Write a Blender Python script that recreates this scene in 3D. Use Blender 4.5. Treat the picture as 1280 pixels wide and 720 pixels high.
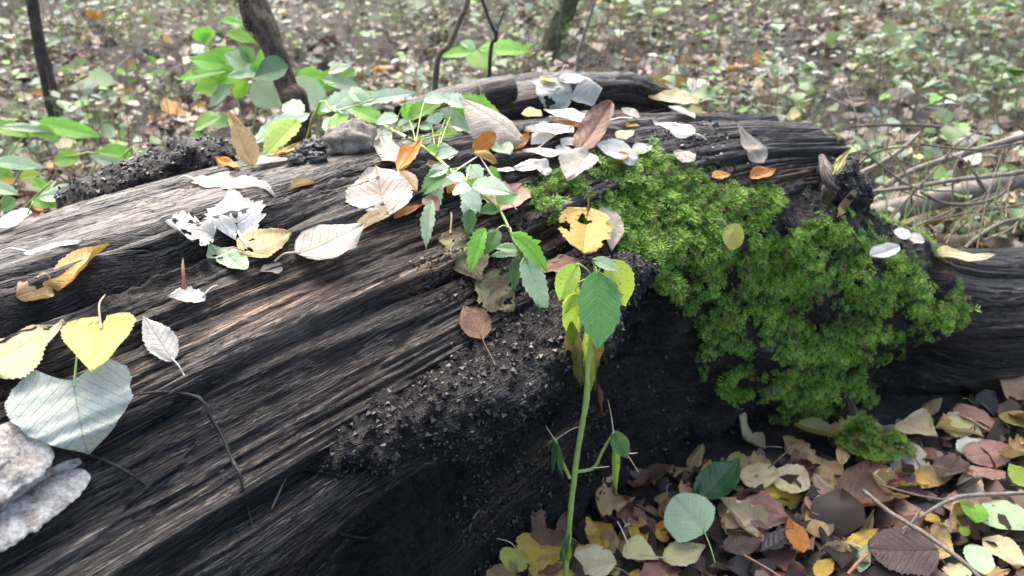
import bpy, math, random
import numpy as np
from mathutils import Vector, Matrix
from mathutils.bvhtree import BVHTree

R = math.radians
scene = bpy.context.scene
for o in list(bpy.data.objects): bpy.data.objects.remove(o)
col = scene.collection

# ------------------------------------------------------------------ camera
CAM_H, PITCH, FPX = 0.75, R(28.0), 1024.0          # metres, radians, focal length in photo pixels (1280 wide)
cam_d = bpy.data.cameras.new('camera'); cam = bpy.data.objects.new('camera', cam_d); col.objects.link(cam)
cam.location = (0, 0, CAM_H); cam.rotation_euler = (math.pi/2 - PITCH, 0, 0)
cam_d.sensor_width = 36.0; cam_d.lens = 36.0*FPX/1280.0
cam_d.clip_start = 0.02; cam_d.clip_end = 400
cam_d.dof.use_dof = True; cam_d.dof.focus_distance = 0.73; cam_d.dof.aperture_fstop = 8.5
scene.camera = cam

# ------------------------------------------------------------------ world, sun, exposure
SUN_EL, SUN_AZ = R(52), R(-22)                      # azimuth measured from +Y (away from the camera) towards +X
world = bpy.data.worlds.new('World'); scene.world = world; world.use_nodes = True
wn = world.node_tree; wn.nodes.clear()
wo = wn.nodes.new('ShaderNodeOutputWorld'); wb = wn.nodes.new('ShaderNodeBackground'); ws = wn.nodes.new('ShaderNodeTexSky')
ws.sky_type = 'NISHITA'; ws.sun_disc = False; ws.sun_elevation = SUN_EL; ws.sun_rotation = SUN_AZ
ws.air_density = 0.95; ws.dust_density = 5.0; ws.ozone_density = 0.5
wb.inputs['Strength'].default_value = 0.12
wn.links.new(ws.outputs[0], wb.inputs[0]); wn.links.new(wb.outputs[0], wo.inputs[0])
sun_d = bpy.data.lights.new('sun', 'SUN'); sun = bpy.data.objects.new('sun', sun_d); col.objects.link(sun)
sun_d.energy = 1.1; sun_d.angle = R(85); sun_d.color = (1.0, 0.985, 0.955)
sdir = Vector((math.sin(SUN_AZ)*math.cos(SUN_EL), math.cos(SUN_AZ)*math.cos(SUN_EL), math.sin(SUN_EL)))
sun.rotation_euler = sdir.to_track_quat('Z', 'Y').to_euler()
scene.view_settings.view_transform = 'Standard'; scene.view_settings.look = 'None'
scene.view_settings.exposure = 2.15; scene.view_settings.gamma = 1.0; scene.view_settings.use_curve_mapping = False
scene.cycles.max_bounces = 8; scene.cycles.transparent_max_bounces = 8
scene.cycles.use_denoising = True

rng = np.random.default_rng(7)
random.seed(7)

# ------------------------------------------------------------------ helpers
CO = np.array([0.0, 0.0, CAM_H])
CF = np.array([0, math.cos(PITCH), -math.sin(PITCH)]); CU = np.array([0, math.sin(PITCH), math.cos(PITCH)]); CR = np.array([1.0, 0, 0])
def ray(px, py): return CR*((px-640)/FPX) + CF + CU*((360-py)/FPX)
def PZ(px, py, z=0.0):
    d = ray(px, py); return CO + d*((z-CAM_H)/d[2])
def PY(px, py, y):
    d = ray(px, py); return CO + d*(y/d[1])
def proj(P):
    P = np.asarray(P)-CO; dep = P@CF
    return 640+FPX*(P@CR)/dep, 360-FPX*(P@CU)/dep, dep

def _h(ix, iy, iz, seed):
    h = (ix.astype(np.int64)*374761393 + iy.astype(np.int64)*668265263 + iz.astype(np.int64)*2147483647 + seed*974634777) & 0xffffffff
    h = ((h ^ (h >> 13))*1274126177) & 0xffffffff
    h = ((h ^ (h >> 16))*2246822519) & 0xffffffff
    return h ^ (h >> 15)
def perlin(x, y, z=0.0, seed=0):
    x, y, z = np.broadcast_arrays(np.asarray(x, float), np.asarray(y, float), np.asarray(z, float))
    xi, yi, zi = np.floor(x), np.floor(y), np.floor(z)
    xf, yf, zf = x-xi, y-yi, z-zi
    u, v, w = (t*t*t*(t*(t*6-15)+10) for t in (xf, yf, zf))
    out = 0
    for dx in (0, 1):
        wx = u if dx else 1-u
        for dy in (0, 1):
            wy = v if dy else 1-v
            for dz in (0, 1):
                wz = w if dz else 1-w
                h = _h(xi+dx, yi+dy, zi+dz, seed)
                gx = ((h & 1023)/511.5-1); gy = (((h >> 10) & 1023)/511.5-1); gz = (((h >> 20) & 1023)/511.5-1)
                out = out + wx*wy*wz*(gx*(xf-dx)+gy*(yf-dy)+gz*(zf-dz))
    return out*1.5
def fbm(x, y, z=0.0, seed=0, octv=4, gain=0.5):
    s, a = 0, 1.0
    for k in range(octv):
        s = s + a*perlin(x*2**k, y*2**k, np.asarray(z)*2**k, seed+k*17); a *= gain
    return s
def sstep(a, b, x):
    t = np.clip((x-a)/(b-a), 0, 1); return t*t*(3-2*t)
def catmull(P, ts):
    """Catmull-Rom through P (k, ...) at parameters ts in 0..k-1"""
    P = np.asarray(P, float); k = len(P)
    i = np.clip(np.floor(ts).astype(int), 0, k-2); f = (ts-i)
    f = f.reshape(f.shape+(1,)*(P.ndim-1))
    p1, p2 = P[i], P[i+1]
    p0 = np.where((i > 0).reshape(f.shape), P[np.maximum(i-1, 0)], 2*p1-p2)
    p3 = np.where((i < k-2).reshape(f.shape), P[np.minimum(i+2, k-1)], 2*p2-p1)
    return 0.5*((2*p1)+(-p0+p2)*f+(2*p0-5*p1+4*p2-p3)*f**2+(-p0+3*p1-3*p2+p3)*f**3)
def in_poly(x, y, poly):
    poly = np.asarray(poly, float); inside = np.zeros(np.shape(x), bool)
    j = len(poly)-1
    for i in range(len(poly)):
        xi, yi = poly[i]; xj, yj = poly[j]
        c = ((yi > y) != (yj > y)) & (x < (xj-xi)*(y-yi)/(yj-yi+1e-12)+xi)
        inside ^= c; j = i
    return inside

def mesh_np(name, V, F, uv=None, attrs=None, colattr=None, smooth=True, mat=None):
    """V (n,3); F (m,3|4) array or list of such arrays; uv (n,2) per vertex; attrs name->(n,) ; colattr (n,3)"""
    me = bpy.data.meshes.new(name)
    Fs = F if isinstance(F, list) else [F]
    Fs = [np.asarray(f, np.int32) for f in Fs if len(f)]
    loops = np.concatenate([f.ravel() for f in Fs]); tot = np.concatenate([np.full(len(f), f.shape[1], np.int32) for f in Fs])
    st = np.concatenate([[0], np.cumsum(tot)[:-1]]).astype(np.int32)
    me.vertices.add(len(V)); me.vertices.foreach_set('co', np.asarray(V, np.float32).ravel())
    me.loops.add(len(loops)); me.loops.foreach_set('vertex_index', loops)
    me.polygons.add(len(tot)); me.polygons.foreach_set('loop_start', st); me.polygons.foreach_set('loop_total', tot)
    me.polygons.foreach_set('use_smooth', np.full(len(tot), smooth))
    if uv is not None:
        l = me.uv_layers.new(name='UVMap'); l.data.foreach_set('uv', np.asarray(uv, np.float32)[loops].ravel())
    for k, a in (attrs or {}).items():
        at = me.attributes.new(k, 'FLOAT', 'POINT'); at.data.foreach_set('value', np.asarray(a, np.float32))
    if colattr is not None:
        at = me.color_attributes.new('Col', 'FLOAT_COLOR', 'POINT')
        c = np.ones((len(V), 4), np.float32); c[:, :3] = colattr; at.data.foreach_set('color', c.ravel())
    me.update(calc_edges=True)
    if mat: me.materials.append(mat)
    return me
def ob(name, me, parent=None, loc=None, mw=None):
    o = bpy.data.objects.new(name, me); col.objects.link(o)
    if mw is not None: o.matrix_world = mw
    if loc is not None: o.location = loc
    if parent is not None: o.parent = parent
    return o
def empty(name, loc):
    o = bpy.data.objects.new(name, None); col.objects.link(o); o.location = loc; o.empty_display_size = 0.02; return o
def tag(o, label=None, cat=None, group=None, kind=None):
    if label: o['label'] = label
    if cat: o['category'] = cat
    if group: o['group'] = group
    if kind: o['kind'] = kind
    return o
def grid_faces(nu, nv, close_v=False):
    i = np.arange(nu-1)[:, None]; j = np.arange(nv if close_v else nv-1)[None, :]
    j2 = (j+1) % nv
    return np.stack([i*nv+j, (i+1)*nv+j, (i+1)*nv+j2, i*nv+j2], -1).reshape(-1, 4)
def tube_geo(pts, r, n=6, sub=4, cap=True, seed=None, rough=0.0, ridge=0.0):
    """swept tube through pts with radii r (list); returns V, F list, uv"""
    pts = np.asarray(pts, float); r = np.asarray(r, float)
    k = len(pts)
    if sub > 1:
        ts = np.linspace(0, k-1, (k-1)*sub+1); P = catmull(pts, ts); rr = np.interp(ts, np.arange(k), r)
    else: P, rr = pts, r
    m = len(P); T = np.gradient(P, axis=0); T /= np.linalg.norm(T, axis=1)[:, None]+1e-12
    ref = np.array([0, 0, 1.0]) if abs(T[0, 2]) < .9 else np.array([1.0, 0, 0])
    x = np.cross(ref, T[0]); x /= np.linalg.norm(x); X = [x]
    for i in range(1, m):
        x = X[-1]-T[i]*(X[-1]@T[i]); x /= np.linalg.norm(x)+1e-12; X.append(x)
    X = np.array(X); Y = np.cross(T, X)
    th = np.linspace(0, 2*math.pi, n, endpoint=False)
    RR = rr[:, None]*np.ones((1, n))
    L = np.concatenate([[0], np.cumsum(np.linalg.norm(np.diff(P, axis=0), axis=1))])
    if rough:
        rm = rr.max()
        RR = RR*(1+rough*fbm(L[:, None]/rm*.35+seed, np.cos(th)[None]*1.7, np.sin(th)[None]*1.7, seed=int(seed), octv=3))
    if ridge:
        rm = rr.max(); c_, s_ = np.cos(th)[None], np.sin(th)[None]; ll = L[:, None]/rm
        rid = 1-np.abs(perlin(ll*.35, c_*3.4, s_*3.4, seed=int(seed)+7))*2.6+.5*(1-np.abs(perlin(ll*.9, c_*8, s_*8, seed=int(seed)+8))*2.6)
        RR = RR*(1+ridge*rid)
    V = P[:, None]+RR[..., None]*(np.cos(th)[None, :, None]*X[:, None]+np.sin(th)[None, :, None]*Y[:, None])
    F = [grid_faces(m, n, True)]
    V = V.reshape(-1, 3); uv = np.stack(np.broadcast_arrays(L[:, None], (th/6.2832)[None]*rr.max()*6.28), -1).reshape(-1, 2)
    if cap:
        V = np.vstack([V, P[0]-T[0]*rr[0]*.3, P[-1]+T[-1]*rr[-1]*.3]); uv = np.vstack([uv, [[0, 0], [L[-1], 0]]])
        j = np.arange(n); a = len(V)-2
        F.append(np.stack([np.full(n, a), (j+1) % n, j], -1)); F.append(np.stack([np.full(n, a+1), (m-1)*n+j, (m-1)*n+(j+1) % n], -1))
    return V, F, uv

# ------------------------------------------------------------------ materials
def N(nt, typ, **kw):
    n = nt.nodes.new(typ)
    for k, v in kw.items():
        if k.startswith('i_'):
            n.inputs[k[2:].replace('_', ' ')].default_value = v
        else: setattr(n, k, v)
    return n
def newmat(name):
    m = bpy.data.materials.new(name); m.use_nodes = True; nt = m.node_tree; nt.nodes.clear()
    out = nt.nodes.new('ShaderNodeOutputMaterial'); b = nt.nodes.new('ShaderNodeBsdfPrincipled')
    nt.links.new(b.outputs[0], out.inputs[0])
    return m, nt, b, out
def math_n(nt, op, a, b=None, c=None, clamp=False):
    n = nt.nodes.new('ShaderNodeMath'); n.operation = op; n.use_clamp = clamp
    for i, v in enumerate((a, b, c)):
        if v is None: continue
        if isinstance(v, (int, float)): n.inputs[i].default_value = v
        else: nt.links.new(v, n.inputs[i])
    return n.outputs[0]
def ramp(nt, fac, stops, interp='LINEAR'):
    n = nt.nodes.new('ShaderNodeValToRGB'); n.color_ramp.interpolation = interp
    el = n.color_ramp.elements
    while len(el) < len(stops): el.new(0.5)
    for e, (p, c) in zip(el, stops):
        e.position = p; e.color = (*c, 1) if len(c) == 3 else c
    nt.links.new(fac, n.inputs[0]); return n.outputs[0]
def mixc(nt, fac, a, b, blend='MIX'):
    n = nt.nodes.new('ShaderNodeMix'); n.data_type = 'RGBA'; n.blend_type = blend
    for s, v in ((n.inputs[0], fac), (n.inputs[6], a), (n.inputs[7], b)):
        if isinstance(v, (int, float)): s.default_value = v
        elif isinstance(v, tuple): s.default_value = (*v, 1)
        else: nt.links.new(v, s)
    return n.outputs[2]
def mapped(nt, src, scale, loc=(0, 0, 0)):
    m = nt.nodes.new('ShaderNodeMapping'); m.inputs['Scale'].default_value = scale; m.inputs['Location'].default_value = loc
    nt.links.new(src, m.inputs['Vector']); return m.outputs[0]
def noise(nt, vec, scale, detail=4, rough=0.55, dist=0.0, out=0):
    n = N(nt, 'ShaderNodeTexNoise'); n.inputs['Scale'].default_value = scale; n.inputs['Detail'].default_value = detail
    n.inputs['Roughness'].default_value = rough; n.inputs['Distortion'].default_value = dist
    if vec is not None: nt.links.new(vec, n.inputs['Vector'])
    return n.outputs[out]
def bump(nt, b, h, strength, dist):
    n = nt.nodes.new('ShaderNodeBump'); n.inputs['Strength'].default_value = strength; n.inputs['Distance'].default_value = dist
    nt.links.new(h, n.inputs['Height']); nt.links.new(n.outputs[0], b.inputs['Normal']); return n

def wood_material(name, stops, crumb_attr=True, wet=(0.28, 0.62)):
    m, nt, b, out = newmat(name)
    uv = nt.nodes.new('ShaderNodeUVMap').outputs[0]
    pos = nt.nodes.new('ShaderNodeNewGeometry').outputs['Position']
    warp = noise(nt, uv, 5.0, 3, out=1)
    w = N(nt, 'ShaderNodeVectorMath', operation='MULTIPLY_ADD'); nt.links.new(warp, w.inputs[0]); w.inputs[1].default_value = (.0, .010, 0); nt.links.new(uv, w.inputs[2])
    g1 = noise(nt, mapped(nt, w.outputs[0], (1.6, 46, 1)), 1.0, 5, .6)
    g2 = noise(nt, mapped(nt, w.outputs[0], (9, 200, 1)), 1.0, 4, .6)
    g3 = noise(nt, mapped(nt, w.outputs[0], (48, 600, 1)), 1.0, 2, .5)
    patch = noise(nt, mapped(nt, uv, (3.2, 13.0, 1), (3, 1, 0)), 1.0, 5, .62)
    f = math_n(nt, 'ADD', math_n(nt, 'MULTIPLY', g1, .55), math_n(nt, 'MULTIPLY', g2, .34))
    f = math_n(nt, 'ADD', f, math_n(nt, 'MULTIPLY', g3, .18))
    f = math_n(nt, 'ADD', f, math_n(nt, 'MULTIPLY', patch, .85))
    f = math_n(nt, 'MULTIPLY_ADD', f, 2.5, -1.92)
    c = ramp(nt, f, stops)
    tint = noise(nt, mapped(nt, uv, (2.6, 11, 1), (11, 3, 0)), 1.0, 4, .6)
    c = mixc(nt, 1.0, c, ramp(nt, tint, [(.36, (.94, .95, .97)), (.5, (1.10, .96, .84)), (.64, (1.38, .94, .66))]), 'MULTIPLY')
    # small blotches of black rot
    rot = noise(nt, mapped(nt, uv, (9, 26, 1), (7, 4, 0)), 1.0, 5, .65)
    c = mixc(nt, math_n(nt, 'MULTIPLY', ramp(nt, rot, [(.56, (0, 0, 0)), (.66, (1, 1, 1))]), .8), c, (.014, .012, .011))
    # hair cracks and split fibres
    g4 = noise(nt, mapped(nt, w.outputs[0], (5.5, 150, 1), (5, 9, 0)), 1.0, 3, .6); g5 = noise(nt, mapped(nt, w.outputs[0], (26, 420, 1), (2, 6, 0)), 1.0, 3, .6)
    l4 = ramp(nt, math_n(nt, 'ABSOLUTE', math_n(nt, 'SUBTRACT', g4, .5)), [(.0, (1, 1, 1)), (.035, (0, 0, 0))]); l5 = ramp(nt, math_n(nt, 'ABSOLUTE', math_n(nt, 'SUBTRACT', g5, .5)), [(.0, (1, 1, 1)), (.05, (0, 0, 0))])
    lines = math_n(nt, 'MAXIMUM', l4, math_n(nt, 'MULTIPLY', l5, .7))
    c = mixc(nt, math_n(nt, 'MULTIPLY', lines, .85), c, (.006, .005, .0045))
    rough = ramp(nt, g2, [(.3, (wet[0],)*3), (.7, (wet[1],)*3)])
    hgt = math_n(nt, 'SUBTRACT', math_n(nt, 'ADD', math_n(nt, 'MULTIPLY', g2, .8), math_n(nt, 'MULTIPLY', g3, .6)), math_n(nt, 'MULTIPLY', lines, .55))
    if crumb_attr:
        bare = N(nt, 'ShaderNodeAttribute', attribute_name='bare').outputs['Fac']          # dry, silvered wood
        c = mixc(nt, math_n(nt, 'MULTIPLY', bare, .82), c, ramp(nt, f, [(0, (.022, .019, .017)), (.45, (.085, .074, .064)), (.75, (.19, .168, .145)), (1, (.36, .33, .285))]))
        at = N(nt, 'ShaderNodeAttribute', attribute_name='crumb').outputs['Fac']
        cn = noise(nt, pos, 260, 4, .7); cn2 = noise(nt, pos, 40, 3, .6)
        cc = ramp(nt, math_n(nt, 'MULTIPLY_ADD', cn2, .6, math_n(nt, 'MULTIPLY', cn, .5)), [(.36, (.004, .0035, .0033)), (.54, (.011, .0092, .0082)), (.68, (.030, .023, .017)), (.82, (.10, .072, .045))])
        c = mixc(nt, at, c, cc)
        hgt = math_n(nt, 'ADD', hgt, math_n(nt, 'MULTIPLY', math_n(nt, 'MULTIPLY', cn, at), 2.2))
    nt.links.new(c, b.inputs['Base Color']); nt.links.new(rough, b.inputs['Roughness'])
    b.inputs['Specular IOR Level'].default_value = .48
    bump(nt, b, hgt, 1.0, .0036)
    return m
# ------------------------------------------------------------------ the ground
def ground_z(x, y):
    x = np.asarray(x, float); y = np.asarray(y, float)
    z = .035*np.maximum(y-1.55, 0) + .07*fbm(x*.75, y*.75, seed=3, octv=3)*sstep(1.3, 2.6, y)+.03*fbm(x*2.4, y*2.4, seed=13, octv=2)*sstep(1.4, 2.0, y)
    z = z + .012*fbm(x*5, y*5, seed=5, octv=3)
    # the little bank behind the log on the picture's far left dips away
    return z - .012
def axis_grid(lo, hi, fine_lo, fine_hi, step):
    a = list(np.arange(fine_lo, fine_hi, step)); s = step
    while a[-1] < hi: s *= 1.18; a.append(a[-1]+s)
    s = step
    while a[0] > lo: s *= 1.18; a.insert(0, a[0]-s)
    return np.array(a)
gx = axis_grid(-70, 70, -3, 3, .03); gy = axis_grid(-40, 110, .3, 6, .03)
GX, GY = np.meshgrid(gx, gy, indexing='ij')
GZ = ground_z(GX, GY)+.010*fbm(GX*14, GY*14, seed=8, octv=3)*(np.abs(GX) < 6)*(GY < 9)
m, nt, b, out = newmat('soil')
pos = nt.nodes.new('ShaderNodeNewGeometry').outputs['Position']
n1 = noise(nt, pos, 7, 6, .65); n2 = noise(nt, pos, 60, 5, .7)
c = ramp(nt, math_n(nt, 'ADD', math_n(nt, 'MULTIPLY', n1, .5), math_n(nt, 'MULTIPLY', n2, .5)),
         [(.3, (.008, .006, .005)), (.47, (.020, .015, .011)), (.58, (.048, .035, .025)), (.72, (.11, .085, .06))])
nt.links.new(c, b.inputs['Base Color']); b.inputs['Roughness'].default_value = .75
bump(nt, b, n2, .9, .02)
MAT_SOIL = m
ground = ob('ground', mesh_np('ground', np.stack([GX, GY, GZ], -1).reshape(-1, 3), grid_faces(len(gx), len(gy)), mat=m))
tag(ground, 'dark soil of the forest floor around the fallen log', kind='structure')

# ------------------------------------------------------------------ the fallen log
A0 = np.array([-.373, .515]); AX = np.array([.63, .777]); AP = np.array([.777, -.63])
def W(a, p, z): return np.array([*(A0+a*AX+p*AP), z])
ST = [-.9, -.45, -.1, .15, .38, .62, .84, 1.0]
#        back foot    back side    back edge    top back     ridge        shoulder     shelf       shelf lip   recess      toe        foot
NET = [
 [(-.30, -.05), (-.39, .20), (-.34, .36), (-.17, .425), (-.03, .450), (.075, .410), (.150, .325), (.185, .25), (.195, .17), (.21, .08), (.225, -.06)],
 [(-.30, -.05), (-.39, .20), (-.33, .37), (-.17, .430), (-.03, .455), (.080, .415), (.155, .330), (.190, .25), (.195, .17), (.21, .08), (.225, -.06)],
 [(-.30, -.05), (-.39, .20), (-.32, .38), (-.16, .435), (-.03, .455), (.080, .415), (.155, .330), (.190, .25), (.190, .17), (.20, .08), (.225, -.06)],
 [(-.29, -.05), (-.38, .21), (-.31, .39), (-.15, .440), (-.02, .455), (.085, .415), (.165, .335), (.190, .27), (.135, .19), (.165, .08), (.225, -.06)],
 [(-.28, -.05), (-.36, .21), (-.29, .39), (-.14, .435), (-.01, .450), (.090, .410), (.180, .335), (.195, .265), (.120, .19), (.155, .08), (.225, -.06)],
 [(-.25, -.05), (-.31, .21), (-.26, .385), (-.11, .425), (.02, .440), (.110, .410), (.185, .340), (.200, .265), (.135, .18), (.17, .08), (.230, -.06)],
 [(-.14, -.05), (-.20, .20), (-.15, .36), (-.01, .405), (.11, .428), (.185, .410), (.250, .350), (.275, .25), (.26, .16), (.26, .08), (.270, -.06)],
 [(.02, -.05), (-.06, .18), (-.02, .31), (.10, .375), (.20, .402), (.265, .392), (.310, .340), (.330, .25), (.33, .16), (.33, .08), (.330, -.06)],
]
NETW = np.array([[W(a, p, z) for p, z in row] for a, row in zip(ST, NET)])     # (8, 11, 3)
us = np.concatenate([np.linspace(0, 1.6, 40, endpoint=False), np.linspace(1.6, 7, 470)])
vs = np.concatenate([np.linspace(0, 2, 50, endpoint=False), np.linspace(2, 8, 470, endpoint=False), np.linspace(8, 10, 60)])
Pu = catmull(NETW, us)                                   # (nu, 11, 3)
Pn = catmull(Pu.transpose(1, 0, 2), vs).transpose(1, 0, 2)     # (nu, nv, 3)
nu, nv = len(us), len(vs)
def normals(P):
    du = np.gradient(P, axis=0); dv = np.gradient(P, axis=1)
    n = np.cross(dv, du); n /= np.linalg.norm(n, axis=-1)[..., None]+1e-12; return n
Nn = normals(Pn)
if Nn[nu//2, nv//2, 2] < 0 : Nn = -Nn
UM = np.concatenate([[0], np.cumsum(np.linalg.norm(np.diff(Pn[:, nv//3], axis=0), axis=1))])[:, None]*np.ones((1, nv))
mid = int(np.argmin(abs(us-4)))
VM = np.concatenate([[0], np.cumsum(np.linalg.norm(np.diff(Pn[mid], axis=0), axis=1))])[None, :]*np.ones((nu, 1))
UU = us[:, None]*np.ones((1, nv)); VV = vs[None, :]*np.ones((nu, 1))
def vm_at(v): return np.interp(v, vs, VM[0])

def grain_disp(u, v, seed, amp=1.0, smooth=0.0):
    """relief of weathered split wood, grain along u (metres)"""
    w = v + .008*perlin(u*1.3, v*4, seed=seed) + .0025*perlin(u*6, v*12, seed=seed+1)
    t = fbm(u*.7, w*13, seed=seed+2, octv=3)*2.6
    fl = np.floor(t); fr = t-fl
    terr = (fl+sstep(.86, .96, fr))*.0042
    n1 = perlin(u*1.1, w*26, seed=seed+3); ridge1 = (1-np.abs(n1)*2.2)*.0020
    n2 = 1-np.abs(perlin(u*2.0, w*64, seed=seed+4))*2.4
    n3 = 1-np.abs(perlin(u*5, w*160, seed=seed+5))*2.4
    n4 = perlin(u*13, w*400, seed=seed+6)
    # splintered bits: short chips broken across the grain
    cu = np.floor(u*38+4*perlin(w*90, 0, seed=seed+12)); cvv = np.floor(w*150)
    rnd_ = (_h(cu, cvv, np.zeros_like(cu), seed+13) & 1023)/1023.0
    chip = -.0028*(rnd_ > .72)*sstep(.02, .30, perlin(u*4, w*16, seed=seed+10))
    chip2 = np.clip(perlin(u*26, w*95, seed=seed+9)-.2, 0, 1)*-.006*sstep(.0, .3, perlin(u*5, w*12, seed=seed+14))
    crack = -np.clip(np.abs(perlin(u*.9, w*21, seed=seed+7))*-18+1, 0, 1)*.014*sstep(-.1, .25, perlin(u*1.5, w*6, seed=seed+8))
    crack2 = -np.clip(np.abs(perlin(u*1.5, w*50, seed=seed+17))*-12+1, 0, 1)*.007*sstep(-.25, .1, perlin(u*2.4, w*14, seed=seed+18))
    k = 1-.72*smooth; q_ = .45+.55*sstep(-.25, .2, perlin(u*3, w*9, seed=seed+20)); n3 = n3*q_; n2 = n2*(.4+.6*sstep(-.2, .25, perlin(u*2.2, w*7, seed=seed+21)))
    return amp*(terr*k+ridge1*k+n2*.0016*k+n3*.0015*(1-.35*smooth)+n4*.0010+crack*k+crack2*(1-.4*smooth)+(chip+chip2)*(1-.5*smooth))

pos3 = Pn
smooth_back = 1-sstep(vm_at(3.55), vm_at(3.8), VM+.02*perlin(UM*3, VM*3, seed=40))
smooth_end = sstep(4.9, 5.6, UU)*sstep(2.6, 3.2, VV)
disp = grain_disp(UM, VM, 11, 1.0, np.maximum(.65*smooth_back, .8*smooth_end))
# the open cracks along the crest, black with rot
rotband = np.zeros_like(disp)
for vc, wid, dep, sd in ((3.80, .008, .028, 61), (4.05, .007, .022, 62), (4.30, .011, .034, 63), (3.72, .005, .014, 64), (5.35, .006, .014, 66), (6.3, .009, .016, 67)):
    line = vm_at(vc)+.020*perlin(UM*2.3, 0, seed=sd)+.006*perlin(UM*9, 0, seed=sd+9)
    on = sstep(-.28, .12, perlin(UM*2.6, 3.1, seed=sd+20))
    disp -= on*dep*np.exp(-((VM-line)/wid)**2)
    disp += on*dep*.35*sstep(-.05, 0, VM-line)*(VM < line)          # lip above the crack
    if vc < 4.5: rotband = np.maximum(rotband, on*np.exp(-((VM-line-wid*.8)/(wid*1.9))**4))
# crumbling, rotted-to-mould zone on the lower front
bound = np.interp(UU, [0, 2.6, 3.1, 3.6, 4.3, 5.0, 5.6, 7], [11, 10.6, 8.1, 6.15, 5.75, 5.6, 5.8, 5.8])
crumb = sstep(-.22, .22, VV-bound+.45*fbm(UM*6, VM*9, seed=71, octv=3))
# strips of sound grain survive inside it
crumb *= 1-.75*sstep(.18, .42, perlin(UM*2.0, VM*17, seed=75))*sstep(6.9, 7.6, VV)
X, Y, Z = pos3[..., 0], pos3[..., 1], pos3[..., 2]
cd = fbm(X*9, Y*9, Z*11, seed=80, octv=3)*.030 + np.abs(perlin(X*46, Y*46, Z*46, seed=84))*.012 + perlin(X*110, Y*110, Z*110, seed=85)*.0045 + perlin(X*240, Y*240, Z*240, seed=86)*.0022
rotband *= sstep(-.35, .05, fbm(UM*11, VM*30, seed=78, octv=3))*(1-sstep(5.2, 5.8, UU))
disp = disp*(1-.85*crumb)+cd*crumb + rotband*(perlin(X*120, Y*120, Z*120, seed=87)*.004+np.abs(perlin(UM*16, VM*70, seed=88))*.006)
crumb = np.maximum(crumb, .92*rotband)
fade = sstep(0, .6, VV)
Pd = Pn + Nn*(disp*fade)[..., None]
# ragged broken end: push the last rings in and out along the grain
endw = sstep(6.35, 7.0, UU)
jag = (.040*perlin(VM*11, 0, seed=91)+.018*perlin(VM*34, 0, seed=92)+.004*perlin(VM*90, 0, seed=93))*endw
tang = np.gradient(Pn, axis=0); tang /= np.linalg.norm(tang, axis=-1)[..., None]
Pd = Pd+tang*jag[..., None]
# cap rings
ring = Pd[-1]; cen = ring[(vs > 1) & (vs < 9)].mean(0); cen[2] = .2
caps = []
for k in range(1, 26):
    f = k/26
    q = ring+(cen-ring)*f
    h = -.03*math.sin(f*math.pi)+.022*fbm(q[:, 0]*22, q[:, 1]*22, q[:, 2]*22, seed=95, octv=3)
    caps.append(q+tang[-1]*h[:, None])
allP = np.concatenate([Pd, np.array(caps)], 0)
n_all = len(allP)
uvU = np.concatenate([UM, UM[-1:]+np.arange(1, 26)[:, None]*.002], 0); uvV = np.concatenate([VM, np.repeat(VM[-1:], 25, 0)], 0)
cr_all = np.concatenate([crumb, np.repeat(np.maximum(crumb[-1:], .1), 25, 0)], 0)
bare = np.clip(np.maximum(smooth_back*sstep(2.0, 2.4, VV), smooth_end*sstep(5.6, 5.2, VV)*.9)+.35*fbm(UM*4, VM*14, seed=97, octv=3), 0, 1)
bare_all = np.concatenate([bare, np.repeat(bare[-1:], 25, 0)], 0)
MAT_WOOD = wood_material('weathered_wet_wood', [(0.0, (.004, .0034, .0033)), (.25, (.0095, .0074, .0064)), (.45, (.023, .0172, .014)), (.62, (.052, .040, .0315)), (.80, (.125, .100, .078)), (1.0, (.31, .265, .205))])
MAT_GREYWOOD = wood_material('bleached_wood', [(0.0, (.03, .025, .02)), (.4, (.12, .10, .085)), (1.0, (.36, .32, .27))], False, (.5, .8))
log = empty('fallen_log', tuple(W(.3, 0, 0)))
tag(log, 'thick rotting fallen log with furrowed wet grey-brown wood lying across the picture', 'log')
bpy.context.view_layer.update()
def child(o, parent):
    o.parent = parent; o.matrix_parent_inverse = parent.matrix_world.inverted(); return o
trunk = ob('trunk', mesh_np('trunk', allP.reshape(-1, 3), grid_faces(n_all, nv)[:, ::-1], uv=np.stack([uvU, uvV], -1).reshape(-1, 2), attrs={'crumb': cr_all.ravel(), 'bare': bare_all.ravel()}, mat=MAT_WOOD))
child(trunk, log)

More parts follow.
